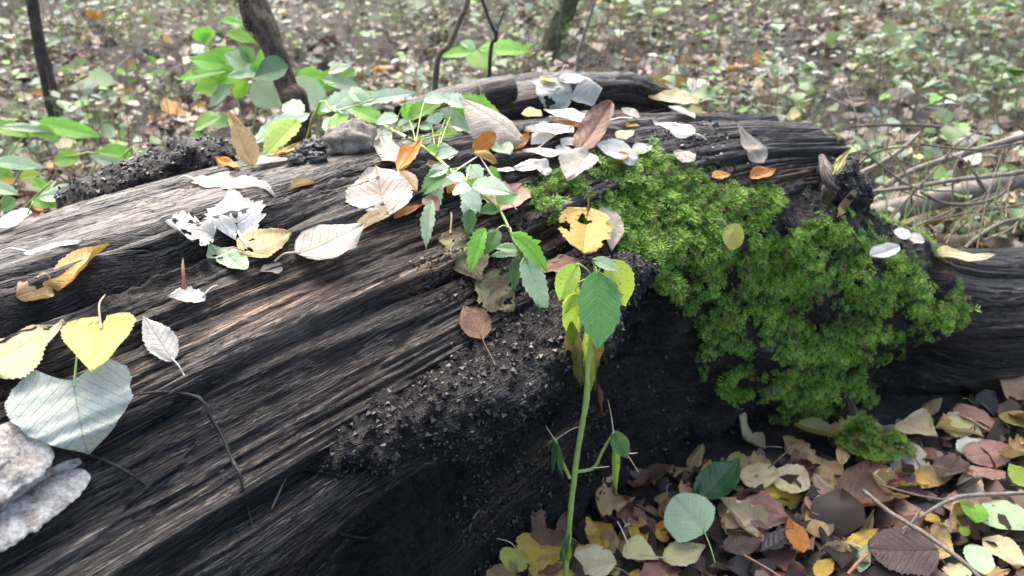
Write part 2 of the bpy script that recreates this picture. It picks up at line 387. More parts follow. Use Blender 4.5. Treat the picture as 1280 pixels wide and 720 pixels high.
# swept limb with grain: used for the forked limb, the split ridge and the stubs
def swept(path, hw, hh, nuu, nvv, seed, amp=1.0, crumbf=0.0, cap_jag=.01, dscale=None):
    path = np.asarray(path, float); k = len(path)
    ts = np.linspace(0, k-1, nuu); C = catmull(path, ts); a = np.interp(ts, range(k), hw); bb = np.interp(ts, range(k), hh)
    T = np.gradient(C, axis=0); T[:, 2] *= .6; T /= np.linalg.norm(T, axis=1)[:, None]
    S = np.cross(T, [0, 0, 1.0]); S /= np.linalg.norm(S, axis=1)[:, None]; U = np.cross(S, T)
    th = np.linspace(0, 2*math.pi, nvv, endpoint=False)
    e = lambda c, n_: np.sign(c)*np.abs(c)**n_
    P = C[:, None]+a[:, None, None]*e(np.cos(th), .85)[None, :, None]*S[:, None]+bb[:, None, None]*e(np.sin(th), .85)[None, :, None]*U[:, None]
    Nm = np.cos(th)[None, :, None]*S[:, None]/a[:, None, None]+np.sin(th)[None, :, None]*U[:, None]/bb[:, None, None]
    Nm /= np.linalg.norm(Nm, axis=-1)[..., None]
    L = np.concatenate([[0], np.cumsum(np.linalg.norm(np.diff(C, axis=0), axis=1))])
    per = 3.14*(a.mean()+bb.mean())
    um = L[:, None]*np.ones((1, nvv)); vm = (th/6.2832*per)[None]*np.ones((nuu, 1))
    # blend seam
    d = grain_disp(um, vm, seed, amp); d2 = grain_disp(um, vm-per, seed, amp); bl = sstep(.9, 1.0, th/6.2832)[None]
    d = d*(1-bl)+d2*bl
    cr = np.broadcast_to(np.asarray(crumbf(um, vm, P) if callable(crumbf) else crumbf, float), um.shape)
    cdd = fbm(P[..., 0]*9, P[..., 1]*9, P[..., 2]*10, seed=seed+30, octv=3)*.03+np.abs(perlin(*(P*46).transpose(2, 0, 1), seed=84))*.010+perlin(*(P*120).transpose(2, 0, 1), seed=85)*.004
    sc = dscale or min(1.0, a.mean()/.08)
    P = P+Nm*(d*(1-.85*cr)*sc+cdd*cr*sc)[..., None]
    j = cap_jag*(fbm(vm*30, 0, seed=seed+50, octv=3))
    ew = sstep(.85, 1, ts/(k-1))[:, None]; P = P+T[:, None]*(j*ew)[..., None]
    rings = [P]; uvs = [np.stack([um, vm], -1)]; crs = [cr]
    for side, at in ((-1, 0), (1, -1)):
        rr = []
        for q in range(1, 9):
            f = q/8.0; h = -.010*math.sin(f*3.14)
            rr.append(P[at]+(C[at]-P[at])*f+T[at]*side*(h+.012*sc*perlin(*((P[at]+(C[at]-P[at])*f)*60).T, seed=seed)[:, None]))
        rr = np.array(rr); uu = np.stack([um[at][None]+np.zeros((8, 1)), vm[at][None]+np.zeros((8, 1))], -1); cc = np.repeat(np.maximum(cr[at], .3)[None], 8, 0)
        if at == 0: rings.insert(0, rr[::-1]); uvs.insert(0, uu); crs.insert(0, cc)
        else: rings.append(rr); uvs.append(uu); crs.append(cc)
    P = np.concatenate(rings, 0); uvs = np.concatenate(uvs, 0); crs = np.concatenate(crs, 0)
    return P.reshape(-1, 3), grid_faces(len(P), nvv, True), uvs.reshape(-1, 2), crs.ravel(), P

limb_path = [(.03, .96, .17), (.17, 1.015, .18), (.31, 1.055, .165), (.44, 1.085, .13), (.56, 1.105, .10), (.70, 1.145, .075), (.88, 1.205, .06), (1.15, 1.32, .05), (1.5, 1.47, .04)]
def limb_crumb(um, vm, P):
    return (1-sstep(.60, .72, P[..., 0]+.05*perlin(P[..., 1]*9, P[..., 2]*9, seed=4)))*.9
LV, LF, LUV, LCR, LP = swept(limb_path, [.10, .115, .115, .105, .10, .10, .10, .09, .08], [.20, .215, .20, .18, .15, .125, .115, .10, .09], 300, 300, 131, .75, limb_crumb)
# hollow under the mossy overhang
X, Y, Z = LV.T
hol = np.exp(-((X-.60)/.085)**2)*np.exp(-((Z-.045)/.055)**2)*(Y < 1.12)
LV = LV+np.stack([0*X, hol*.075, 0*X], -1)
limb = ob('forked_limb', mesh_np('forked_limb', LV, LF, uv=LUV, attrs={'crumb': LCR}, mat=MAT_WOOD)); child(limb, log)
tag(limb, 'forked limb half covered by moss')

def px_path(lst): return [tuple(PZ(x, y, z)) for x, y, z in lst]
RV, RF, RUV, RCR, RP = swept(px_path([(480, 180, .36), (550, 152, .39), (610, 132, .412), (660, 120, .420), (710, 113, .420), (780, 113, .408), (836, 130, .378)]), [.04, .06, .066, .066, .06, .052, .034], [.014, .02, .025, .027, .027, .026, .018], 240, 110, 151, 1.5, 0.25, .05, .9)
ridge = ob('split_ridge', mesh_np('split_ridge', RV, RF, uv=RUV, attrs={'crumb': RCR}, mat=MAT_WOOD)); child(ridge, log)
QV, QF, QUV, QCR, QP = swept(px_path([(505, 150, .445), (560, 130, .453), (605, 118, .458), (637, 111, .46)]), [.022, .024, .022, .02], [.018, .02, .019, .018], 90, 60, 171, .6, .25, .004)
stub = ob('broken_stub', mesh_np('broken_stub', QV, QF, uv=QUV, attrs={'crumb': QCR}, mat=MAT_WOOD)); child(stub, log)
# charred strip of bark along the back edge
BV, BF, BUV, BCR, BP = swept(px_path([(80, 262, .365), (140, 238, .385), (200, 218, .40), (250, 200, .415), (282, 190, .415)]), [.018, .03, .035, .034, .02], [.008, .014, .018, .02, .012], 150, 90, 181, .6, 1.0, .01, .75)
bark = ob('bark_strip', mesh_np('bark_strip', BV, BF, uv=BUV, attrs={'crumb': np.ones(len(BV))}, mat=MAT_WOOD)); child(bark, log)
tag(bark, 'black crumbling strip of bark along the back edge')
# crumbling black ledge along the front, above the hollow
EV, EF, EUV, ECR, EP = swept([tuple(W(*q)) for q in ((.13, .150, .315), (.19, .172, .312), (.27, .192, .310), (.36, .206, .318), (.47, .208, .322), (.58, .205, .33))], [.012, .026, .034, .034, .03, .016], [.010, .024, .028, .028, .026, .015], 200, 150, 221, .5, 1.0, .01, .85)
ledge = ob('rotten_ledge', mesh_np('rotten_ledge', EV, EF, uv=EUV, attrs={'crumb': np.ones(len(EV))}, mat=MAT_WOOD)); child(ledge, log)
tag(ledge, 'crumbling black ledge jutting from the front of the log')
# black rotten boss beside the broken end
KV, KF, KUV, KCR, KP = swept(px_path([(940, 236, .33), (975, 226, .355), (1005, 232, .345), (1040, 228, .35), (1056, 248, .30)]), [.016, .026, .022, .024, .014], [.016, .030, .026, .030, .02], 120, 110, 191, .4, 1.0, .01, 1.3)
boss = ob('rotten_boss', mesh_np('rotten_boss', KV, KF, uv=KUV, attrs={'crumb': np.ones(len(KV))}, mat=MAT_WOOD)); child(boss, log)
tag(boss, 'black rotten lump beside the broken end')
# grey torn flap of bark on it
GV_, GF_, GUV_, GCR_, GP_ = swept(px_path([(1027, 196, .41), (1034, 214, .405), (1037, 236, .385), (1032, 252, .36)]), [.004, .009, .010, .006], [.004, .005, .006, .004], 40, 30, 197, .25, 0.0, .004)
flap = ob('torn_bark_flap', mesh_np('torn_bark_flap', GV_, GF_, uv=GUV_, attrs={'crumb': GCR_*0}, mat=MAT_GREYWOOD)); child(flap, log)

# ray targets for everything that lies on the log
def bvh_of(items):
    V, F, off = [], [], 0
    for v, f in items: V.append(v); F.append(f+off); off += len(v)
    return BVHTree.FromPolygons(np.concatenate(V).tolist(), np.concatenate(F).tolist())
def thin(P, su, sv):
    iu = np.unique(np.append(np.arange(0, P.shape[0], su), P.shape[0]-1)); iv = np.unique(np.append(np.arange(0, P.shape[1], sv), P.shape[1]-1))
    Q = P[np.ix_(iu, iv)]; return Q.reshape(-1, 3), grid_faces(len(iu), len(iv))
gm = (gx > -4) & (gx < 4); gm2 = (gy > .2) & (gy < 7)
Pg = np.stack([GX, GY, GZ], -1)[np.ix_(gm, gm2)]
BVH_LOG = bvh_of([thin(allP, 3, 2), (LV, LF), (RV, RF), (QV, QF), (BV, BF), (KV, KF), (GV_, GF_), (EV, EF)])
BVH_ALL = bvh_of([thin(allP, 3, 2), (LV, LF), (RV, RF), (QV, QF), (BV, BF), (KV, KF), (GV_, GF_), (EV, EF), (Pg.reshape(-1, 3), grid_faces(*Pg.shape[:2]))])
def hit(px, py, bvh=None):
    d = Vector(ray(px, py)); d.normalize()
    loc, nor, idx, dist = (bvh or BVH_ALL).ray_cast(Vector(CO), d)
    if loc is None: return np.array(PZ(px, py, 0)), np.array([0, 0, 1.0])
    return np.array(loc), np.array(nor)
_smooth_cache = {}
def smooth_normal(p, r=.03):
    """average upward-facing normal of the log or ground round p"""
    acc = Vector((0, 0, 0))
    for dx, dy in ((0, 0), (r, 0), (-r, 0), (0, r), (0, -r)):
        loc, nor, i, dd = BVH_ALL.ray_cast(Vector((p[0]+dx, p[1]+dy, p[2]+.15)), Vector((0, 0, -1)))
        if loc is not None:
            if nor.z < 0: nor = -nor
            acc += nor
    if acc.length < 1e-6: return np.array([0, 0, 1.0])
    acc.normalize(); return np.array(acc)
# ------------------------------------------------------------------ leaves: shape, material, placing
SHAPES = {
 'ovate':   ([0, .04, .14, .3, .45, .6, .75, .88, .96, 1], [.04, .33, .72, .97, 1, .88, .62, .30, .10, .0]),
 'deltoid': ([0, .03, .1, .2, .35, .5, .65, .8, .92, 1], [.06, .5, .85, 1, .92, .73, .50, .28, .11, 0]),
 'round':   ([0, .04, .12, .25, .45, .65, .8, .92, .98, 1], [.06, .40, .72, .94, 1, .93, .74, .45, .22, .03]),
 'lance':   ([0, .06, .2, .35, .5, .7, .88, 1], [.05, .38, .85, 1, .93, .62, .24, 0]),
 'heart':   ([0, .03, .1, .22, .4, .58, .74, .88, .96, 1], [.50, .72, .93, 1, .96, .80, .56, .28, .10, 0]),
}
def leaf_geo(L, Wd, shape='ovate', ns=34, nt=6, ser=.06, teeth=14, fold=.10, bend=0.0, roll=0.0, wav=.03, lobe=0.0, holes=(), nib=0.0, seed=0, tipcurl=0.0):
    """blade with base at the origin, tip along +y, upper face +z. holes: (along 0..1, across -1..1, radius as share of length)"""
    sx, wx = SHAPES[shape]
    s = np.linspace(0, 1, ns+1); t = np.linspace(-1, 1, 2*nt+1)
    w = np.interp(s, sx, wx); w = np.convolve(np.pad(w, 1, mode='edge'), [.22, .56, .22], 'valid'); w[-1] = .01; w[0] = max(w[0], .05)
    saw = ((s*teeth) % 1.0)-.5
    S, T = np.meshgrid(s, t, indexing='ij'); Wm = w[:, None]*np.ones_like(T)
    edge = np.abs(T)**5
    asym = 1+.08*math.sin(seed*1.7)*np.sign(T)
    Wm = Wm*asym*(1+ser*saw[:, None]*edge*2*(S < .97)) * (1+.10*edge*perlin(S*5+seed*3.1, np.sign(T)*2.3, seed=seed % 97))
    if nib: Wm = Wm*(1-nib*edge*np.clip(perlin(S*7+seed*.7, np.sign(T)*5.1, seed=(seed+5) % 97)*3, 0, 1))
    x = Wm*Wd/2*T
    y = S-lobe*np.abs(T)**1.4*(1-S)**5
    yl = y*L
    z = fold*np.abs(x) - .015*L*np.exp(-(T/.08)**2)*(S > .02)
    z = z+wav*L*(perlin(S*2.2+seed, T*1.1+seed*.37, seed=seed % 89)*(.35+.65*np.abs(T))+.5*perlin(S*5+seed, T*2.5, seed=(seed+3) % 89)*np.abs(T))
    # quilting between the side veins
    z = z+.008*L*np.cos((S*8.5-np.abs(T)*2.2)*2*math.pi)*np.minimum(1, np.abs(T)*3)*(1-np.abs(T))
    if roll:
        a = roll*T; rad = (Wd/2)/abs(roll)
        x2 = np.sign(roll)*Wm*rad*np.sin(a); z = z+np.sign(roll)*Wm*rad*(1-np.cos(a)); x = x2
    if bend or tipcurl:
        ang = bend*S+tipcurl*np.clip(S-.6, 0, 1)**2*6
        sg = s; an = ang[:, 0]; ds = np.gradient(sg)
        cy = np.concatenate([[0], np.cumsum((np.cos(an)*ds)[:-1])]); cz = np.concatenate([[0], np.cumsum((np.sin(an)*ds)[:-1])])
        off = y-S
        Y2 = (cy[:, None]+off*np.cos(ang))*L-z*np.sin(ang); Z2 = (cz[:, None]+off*np.sin(ang))*L+z*np.cos(ang)
        yl, z = Y2, Z2
    V = np.stack([x, yl, z], -1).reshape(-1, 3); F = grid_faces(ns+1, 2*nt+1)
    uv = np.stack([Wm*T*Wd/2/L, S], -1).reshape(-1, 2)
    if len(holes):
        fc_s = uv[F][:, :, 1].mean(1); fc_x = uv[F][:, :, 0].mean(1); keep = np.ones(len(F), bool)
        for k, (hs, ht, hr) in enumerate(holes):
            hx = ht*np.interp(hs, s, w)*Wd/2/L
            an = np.arctan2(fc_s-hs, fc_x-hx)
            keep &= np.hypot(fc_s-hs, fc_x-hx) > hr*(1+.28*np.sin(an*3+k*2+seed)+.15*np.sin(an*7+seed))
        F = F[keep]
    return V, F[:, ::-1], uv

def leaf_material(name, c1, c2, spot=(.05, .03, .02), spot_amt=.0, vein=(1.25, 1.2, 1.1), vein_amt=.5, trans=.22, rough=.42, blotch=9.0, blotch_lo=.42, blotch_hi=.62):
    m, nt, b, out = newmat(name)
    uv = nt.nodes.new('ShaderNodeUVMap').outputs[0]
    rnd = nt.nodes.new('ShaderNodeObjectInfo').outputs['Random']
    sep = nt.nodes.new('ShaderNodeSeparateXYZ'); nt.links.new(uv, sep.inputs[0])
    u, v = sep.outputs[0], sep.outputs[1]
    au = math_n(nt, 'ABSOLUTE', u)
    sh = nt.nodes.new('ShaderNodeCombineXYZ'); nt.links.new(math_n(nt, 'MULTIPLY', rnd, 37.0), sh.inputs[2])
    va = N(nt, 'ShaderNodeVectorMath', operation='ADD'); nt.links.new(uv, va.inputs[0]); nt.links.new(sh.outputs[0], va.inputs[1])
    crd = va.outputs[0]
    n1 = noise(nt, crd, blotch*.35, 4, .6); n2 = noise(nt, crd, blotch*3.2, 4, .65)
    f = ramp(nt, math_n(nt, 'ADD', math_n(nt, 'MULTIPLY', n1, .72), math_n(nt, 'MULTIPLY', n2, .28)), [(blotch_lo, (0, 0, 0)), (blotch_hi, (1, 1, 1))])
    c = mixc(nt, f, c1, c2)
    # side veins rising from the midrib
    ph = math_n(nt, 'FRACT', math_n(nt, 'SUBTRACT', math_n(nt, 'MULTIPLY', v, 8.0), math_n(nt, 'MULTIPLY', au, 7.0)))
    dv = math_n(nt, 'ABSOLUTE', math_n(nt, 'SUBTRACT', ph, .5))
    side = math_n(nt, 'SUBTRACT', 1.0, math_n(nt, 'MULTIPLY', dv, 11.0), clamp=True)
    midr = math_n(nt, 'SUBTRACT', 1.0, math_n(nt, 'MULTIPLY', au, 75.0), clamp=True)
    net = N(nt, 'ShaderNodeTexVoronoi', feature='DISTANCE_TO_EDGE'); net.inputs['Scale'].default_value = 42; nt.links.new(crd, net.inputs['Vector'])
    nv_ = math_n(nt, 'SUBTRACT', 1.0, math_n(nt, 'MULTIPLY', net.outputs['Distance'], 14.0), clamp=True)
    vv = math_n(nt, 'MAXIMUM', math_n(nt, 'MAXIMUM', math_n(nt, 'MULTIPLY', side, .75), midr), math_n(nt, 'MULTIPLY', nv_, .22))
    vc = tuple(min(1, a*k) for a, k in zip(c1, vein))
    c = mixc(nt, math_n(nt, 'MULTIPLY', vv, vein_amt), c, vc)
    fine = noise(nt, crd, 95, 3, .7)
    c = mixc(nt, .55, c, ramp(nt, fine, [(.36, (.52, .50, .48)), (.52, (1, 1, 1)), (.66, (1.18, 1.16, 1.1))]), 'MULTIPLY')
    if spot_amt > 0:
        sp = noise(nt, crd, 16, 5, .7)
        c = mixc(nt, math_n(nt, 'MULTIPLY', ramp(nt, sp, [(.60, (0, 0, 0)), (.66, (1, 1, 1))]), spot_amt), c, spot)
    hs = N(nt, 'ShaderNodeHueSaturation'); nt.links.new(c, hs.inputs['Color'])
    nt.links.new(math_n(nt, 'MULTIPLY_ADD', rnd, .35, .82), hs.inputs['Value'])
    nt.links.new(math_n(nt, 'MULTIPLY_ADD', rnd, .02, .49), hs.inputs['Hue'])
    c = hs.outputs[0]
    nt.links.new(c, b.inputs['Base Color']); b.inputs['Roughness'].default_value = rough; b.inputs['Specular IOR Level'].default_value = .55
    tr = nt.nodes.new('ShaderNodeBsdfTranslucent'); nt.links.new(c, tr.inputs[0])
    mx = nt.nodes.new('ShaderNodeMixShader'); mx.inputs[0].default_value = trans
    nt.links.new(b.outputs[0], mx.inputs[1]); nt.links.new(tr.outputs[0], mx.inputs[2]); nt.links.new(mx.outputs[0], out.inputs[0])
    h = math_n(nt, 'ADD', math_n(nt, 'MULTIPLY', vv, -.6), math_n(nt, 'MULTIPLY', n2, .7))
    bump(nt, b, h, .6, .0022)
    return m
LM = {
 'white':  leaf_material('leaf_bleached_white', (.78, .75, .68), (.66, .62, .53), spot=(.30, .22, .13), spot_amt=.35, vein=(.78, .74, .66), vein_amt=.6, trans=.25),
 'cream':  leaf_material('leaf_cream', (.74, .62, .38), (.68, .52, .26), spot=(.22, .14, .07), spot_amt=.5, vein=(.8, .72, .6), trans=.25),
 'greige': leaf_material('leaf_grey_beige', (.52, .45, .36), (.40, .33, .25), spot=(.15, .10, .06), spot_amt=.5, vein=(.7, .66, .6), vein_amt=.6),
 'tan':    leaf_material('leaf_tan', (.54, .37, .17), (.42, .27, .12), spot=(.10, .06, .035), spot_amt=.6, vein=(.65, .58, .5)),
 'yellow': leaf_material('leaf_yellow', (.62, .42, .07), (.55, .36, .07), spot=(.13, .07, .025), spot_amt=.6, vein=(.8, .7, .6)),
 'paleyel': leaf_material('leaf_pale_yellow', (.70, .60, .26), (.64, .55, .30), spot=(.2, .14, .05), spot_amt=.4, vein=(1.1, 1.1, 1.2)),
 'ygreen': leaf_material('leaf_yellow_green', (.50, .50, .12), (.55, .44, .10), spot=(.20, .13, .05), spot_amt=.6, vein=(.75, .7, .9)),
 'olive':  leaf_material('leaf_olive', (.26, .24, .06), (.32, .24, .07), spot=(.06, .04, .02), spot_amt=.7, vein=(1.3, 1.2, 1.2)),
 'mottle': leaf_material('leaf_mottled', (.33, .31, .13), (.17, .12, .06), spot=(.05, .035, .02), spot_amt=.8, blotch_lo=.40, blotch_hi=.54),
 'sage':   leaf_material('leaf_grey_green', (.62, .67, .55), (.66, .69, .60), spot=(.25, .24, .2), spot_amt=.4, vein=(.62, .66, .55), vein_amt=.75, blotch=7),
 'mint':   leaf_material('leaf_pale_green', (.40, .54, .30), (.46, .58, .36), spot=(.2, .22, .14), spot_amt=.3, vein=(1.2, 1.15, 1.2)),
 'mint_lit':  leaf_material('leaf_pale_green_lit', (.50, .64, .44), (.58, .69, .52), spot=(.3, .4, .2), spot_amt=.2, vein=(1.15, 1.1, 1.15), trans=.3),  # whiter copy of the pale green leaf, its overexposed look put into the colour
 'green':  leaf_material('leaf_mid_green', (.12, .28, .07), (.16, .32, .10), spot=(.1, .1, .03), spot_amt=.3, vein=(1.9, 1.5, 1.9), trans=.35),
 'bright': leaf_material('leaf_bright_green', (.20, .48, .05), (.26, .54, .07), spot=(.2, .2, .05), spot_amt=.15, vein=(1.3, 1.15, 1.3), trans=.45),
 'lime':   leaf_material('leaf_lime_green', (.36, .54, .07), (.42, .54, .09), spot=(.10, .06, .03), spot_amt=.85, vein=(1.2, 1.1, 1.2), trans=.45),
 'dark':   leaf_material('leaf_dark_green', (.045, .14, .055), (.06, .17, .06), spot=(.05, .06, .02), spot_amt=.2, vein=(1.8, 1.5, 1.6), trans=.2, rough=.36),
 'orange': leaf_material('leaf_orange', (.60, .26, .03), (.50, .18, .02), spot=(.12, .05, .02), spot_amt=.7, vein=(1.1, 1.2, 1.2)),
 'brown':  leaf_material('leaf_brown', (.24, .12, .065), (.13, .065, .038), spot=(.03, .02, .015), spot_amt=.6, vein=(1.5, 1.4, 1.3), rough=.34),
 'russet': leaf_material('leaf_russet', (.13, .04, .025), (.085, .028, .02), spot=(.35, .16, .04), spot_amt=.4, vein=(1.3, 1.2, 1.2), rough=.33),
 'pink':   leaf_material('leaf_pinkish_brown', (.42, .235, .165), (.30, .155, .105), spot=(.12, .07, .05), spot_amt=.5, vein=(.75, .7, .7), rough=.36),
 'bark':   leaf_material('leaf_dark_brown', (.07, .042, .032), (.11, .07, .052), spot=(.02, .015, .012), spot_amt=.6, vein=(1.5, 1.4, 1.3), rough=.33),
 'black':  leaf_material('leaf_blackened', (.022, .02, .022), (.04, .033, .03), vein=(1.6, 1.5, 1.5), rough=.30, trans=.05),
}
def plain_material(name, c1, c2, scale=60, rough=.6, trans=0.0, spec=.4, bumpd=.001):
    m, nt, b, out = newmat(name)
    pos = nt.nodes.new('ShaderNodeTexCoord').outputs['Object']
    n = noise(nt, pos, scale, 4, .6)
    c = ramp(nt, n, [(.35, c1), (.65, c2)])
    nt.links.new(c, b.inputs['Base Color']); b.inputs['Roughness'].default_value = rough; b.inputs['Specular IOR Level'].default_value = spec
    bump(nt, b, noise(nt, pos, scale*3, 4, .6), .4, bumpd)
    return m
PM = {'tan': plain_material('stalk_tan', (.45, .34, .22), (.58, .46, .32)), 'red': plain_material('stalk_red', (.28, .12, .06), (.36, .18, .09)),
      'green': plain_material('stalk_green', (.25, .36, .10), (.36, .45, .14)), 'dark': plain_material('stalk_dark', (.06, .04, .03), (.12, .08, .05)),
      'white': plain_material('stalk_pale', (.65, .58, .46), (.75, .68, .56))}
DEFAULT_STALK = {'white': 'white', 'cream': 'tan', 'greige': 'tan', 'tan': 'tan', 'yellow': 'red', 'paleyel': 'tan', 'ygreen': 'tan', 'olive': 'dark', 'mottle': 'tan', 'sage': 'green', 'mint': 'green', 'mint_lit': 'green', 'green': 'green', 'bright': 'green', 'lime': 'green', 'dark': 'green', 'orange': 'red', 'brown': 'dark', 'russet': 'dark', 'pink': 'red', 'bark': 'dark', 'black': 'dark'}

def frame_from(B, T, n):
    y = np.asarray(T, float)-np.asarray(B, float); L = np.linalg.norm(y); y = y/L
    z = n-y*(n@y); z /= np.linalg.norm(z); x = np.cross(y, z)
    M = np.eye(4); M[:3, 0] = x; M[:3, 1] = y; M[:3, 2] = z; M[:3, 3] = B
    return M, L
def drape(Wv, n, bvh, shape, gap=.0015, reach=.05):
    """push the blade off the surface under it, smoothly"""
    nn = Vector(n); push = np.zeros(len(Wv))
    for i in range(len(Wv)):
        o = Vector(Wv[i])+nn*reach
        loc, nor, k, d = bvh.ray_cast(o, -nn, reach+gap)
        if loc is not None and d > .012: push[i] = max(0.0, reach+gap-d)
    p = push.reshape(shape)
    for _ in range(4):
        q = np.pad(p, 1, mode='edge'); av = (q[:-2, 1:-1]+q[2:, 1:-1]+q[1:-1, :-2]+q[1:-1, 2:])/4
        p = np.maximum(p, av)
    for _ in range(5):
        q = np.pad(p, 1, mode='edge'); p = .4*p+.15*(q[:-2, 1:-1]+q[2:, 1:-1]+q[1:-1, :-2]+q[1:-1, 2:])
    return Wv+np.asarray(n)[None]*p.reshape(-1, 1)
_seed = [100]
LEAF_N = [0]
def stalk_obj(parent, M, pts_world, r, mat):
    inv = np.linalg.inv(M); P = np.c_[np.asarray(pts_world), np.ones(len(pts_world))]@inv.T
    V, F, uv = tube_geo(P[:, :3], np.linspace(r, r*.8, len(P)), 5, 4)
    o = ob('leaf_stalk', mesh_np('leaf_stalk', V, F, mat=mat)); o.parent = parent; return o
def fallen(B, T, w, shape, colr, label, group='fallen leaves on the log', stalk=None, rise=0.0, lift=0.0, tilt=0.0, drp=True, up=.45, wmul=1.0, **kw):
    """a fallen leaf from stalk pixel B to tip pixel T, w pixels wide, lying on whatever is there.
    lift raises the tip (m), tilt turns the blade about its midrib (rad), stalk = pixel of the stalk's end"""
    _seed[0] += 1; sd = _seed[0]
    pb, nb = hit(*B); pt, n2 = hit(*T)
    n = smooth_normal((pb+pt)/2); n = n*(1-up)+np.array([0, 0, 1.0])*up
    if np.linalg.norm(pb-pt) > .16:                       # one of the rays slipped past an edge: keep both at one distance
        db = (pb-CO)@CF; dt = (pt-CO)@CF; d = min(db, dt); pb = CO+ray(*B)*d; pt = CO+ray(*T)*d
    n = n/np.linalg.norm(n)
    pb = pb+n*.004; pt = pt+n*(.004)+np.array([0, 0, lift])
    dep = ((pb+pt)/2-CO)@CF
    tc = CO-(pb+pt)/2; tc /= np.linalg.norm(tc); n = n+.18*tc; n /= np.linalg.norm(n)
    M, L = frame_from(pb, pt, n)
    Wd = w/FPX*dep*wmul; ex = proj((pb+pt)/2+M[:3, 0]*Wd/2); ey = proj((pb+pt)/2-M[:3, 0]*Wd/2)
    ap = math.hypot(ex[0]-ey[0], ex[1]-ey[1]); sd_ = (M[:3, 0]@CR)                     # real width behind the width seen
    Wd *= min(1.7, max(.85, w/max(ap, 1e-3)))
    if tilt:
        Rt = np.eye(4); Rt[:3, :3] = np.array(Matrix.Rotation(tilt, 3, 'Y')); M = M@Rt
    p = dict(fold=.10, bend=rng.uniform(-.25, .35), roll=rng.uniform(-.35, .5), wav=rng.uniform(.05, .11), seed=sd, ns=36, nt=7)
    p.update(kw)
    V, F, uv = leaf_geo(L*1.03, Wd, shape, **p)
    Wv = V@M[:3, :3].T+M[:3, 3]
    if drp: Wv = drape(Wv, M[:3, 2] if M[2, 2] > .25 else n, BVH_ALL, (p['ns']+1, 2*p['nt']+1))
    inv = np.linalg.inv(M); V = Wv@inv[:3, :3].T+inv[:3, 3]
    me = mesh_np('fallen_leaf', V, F, uv=uv, mat=LM[colr])
    o = ob('fallen_leaf', me, mw=Matrix(M.tolist()))
    tag(o, label, 'leaf', group); LEAF_N[0] += 1
    if rise: o.location = Vector(np.array(o.location)+tc*rise)
    if stalk is not None:
        if stalk == 'auto':
            e = pb-M[:3, 1]*L*.45+M[:3, 0]*L*rng.uniform(-.25, .25)+n*.006
        else:
            e, _ = hit(*stalk); e = e+n*.004
            if np.linalg.norm(e-pb) > .09:
                e = CO+ray(*stalk)*((pb-CO)@CF)
        midp = (pb+e)/2+n*.004+M[:3, 0]*rng.uniform(-.003, .003)
        b0 = Wv[p['nt']]
        stalk_obj(o, M, [b0+M[:3, 1]*.004, midp, e], max(.0007, min(.0013, L*.016)), PM[DEFAULT_STALK[colr]])
    return o
# ------------------------------------------------------------------ leaves lying on the log
F_ = fallen
F_((93, 482), (112, 574), 160, 'heart', 'sage', 'large pale grey-green heart-shaped leaf hanging over the near shoulder of the log', rise=.012, up=.6, lobe=.24, ser=.018, teeth=30, fold=.04, roll=-.45, wav=.04, bend=-.5, stalk=(98, 448), ns=70, nt=9)
F_((129, 412), (124, 492), 98, 'deltoid', 'ygreen', 'mottled yellow-green triangular leaf overlapping the large heart-shaped leaf', drp=False, rise=.022, lobe=.14, ser=.035, teeth=18, fold=.12, bend=.15, roll=.45, lift=.012, stalk=(133, 376), up=.2, ns=50)
F_((-22, 466), (84, 417), 78, 'deltoid', 'paleyel', 'pale yellow toothed leaf cut by the picture edge above the heart-shaped leaf', ser=.06, teeth=20, fold=.02, roll=-.3, holes=((.82, -.5, .05),), ns=60)
F_((217, 457), (183, 409), 40, 'ovate', 'white', 'small bleached birch leaf with a pinkish stalk beside the yellow-green leaf', ser=.07, teeth=12, stalk=(231, 474), lift=.006)
F_((258, 378), (211, 376), 22, 'ovate', 'white', 'small ragged white leaf alone on the bare grain below the leaf cluster', ser=.10, teeth=10, stalk=(272, 361), nib=.2)
F_((30, 320), (111, 317), 24, 'lance', 'white', 'white spindle-shaped leaf with curved reddish stalk on the flat back of the log', ser=.03, stalk=(4, 318), lobe=.0)
F_((74, 370), (134, 324), 48, 'ovate', 'yellow', 'dull yellow leaf standing in the crack at the left of the log', ser=.06, teeth=14, lift=.012, roll=.3, tilt=-.2)
F_((70, 374), (26, 384), 30, 'ovate', 'tan', 'tan leaf with a dark hole tucked in the crack by the dull yellow leaf', holes=((.35, .1, .08),))
F_((41, 271), (-12, 291), 22, 'ovate', 'sage', 'grey-green leaf at the back edge where the log leaves the picture', stalk=(42, 252), up=.8)
F_((243, 230), (341, 244), 44, 'ovate', 'white', 'long blown-white leaf on the flat back of the log below the bark strip', ser=.05, stalk=(224, 228), nib=.25, roll=.3, wav=.08, ns=50)
F_((299, 299), (289, 246), 76, 'deltoid', 'white', 'broad jagged white leaf in the middle of the left leaf cluster', ser=.10, teeth=11, lobe=.12, stalk=(311, 313), lift=.012, wav=.10, nib=.2, ns=46)
F_((268, 304), (206, 290), 54, 'ovate', 'white', 'white leaf eaten into a lace of holes beside the jagged white leaf', holes=((.35, .45, .13), (.62, -.25, .11), (.45, -.65, .10), (.78, .5, .08)), nib=.4, ns=60, nt=10)
F_((266, 318), (310, 345), 36, 'round', 'mint', 'pale green and white rounded leaf with a dark speck under the lacy leaf', holes=((.2, .3, .05),), ns=44)
F_((301, 321), (363, 298), 44, 'ovate', 'tan', 'tan-yellow leaf with a round hole at the right of the left leaf cluster', holes=((.14, .1, .07), (.35, -.5, .04)), stalk=(285, 318), ser=.05, ns=46)
F_((370, 322), (456, 303), 58, 'ovate', 'greige', 'large beige leaf with clear veins lying on the front grain', ser=.02, stalk=(343, 331), lift=.012, roll=-.4, fold=.16, tilt=-.15, ns=44)
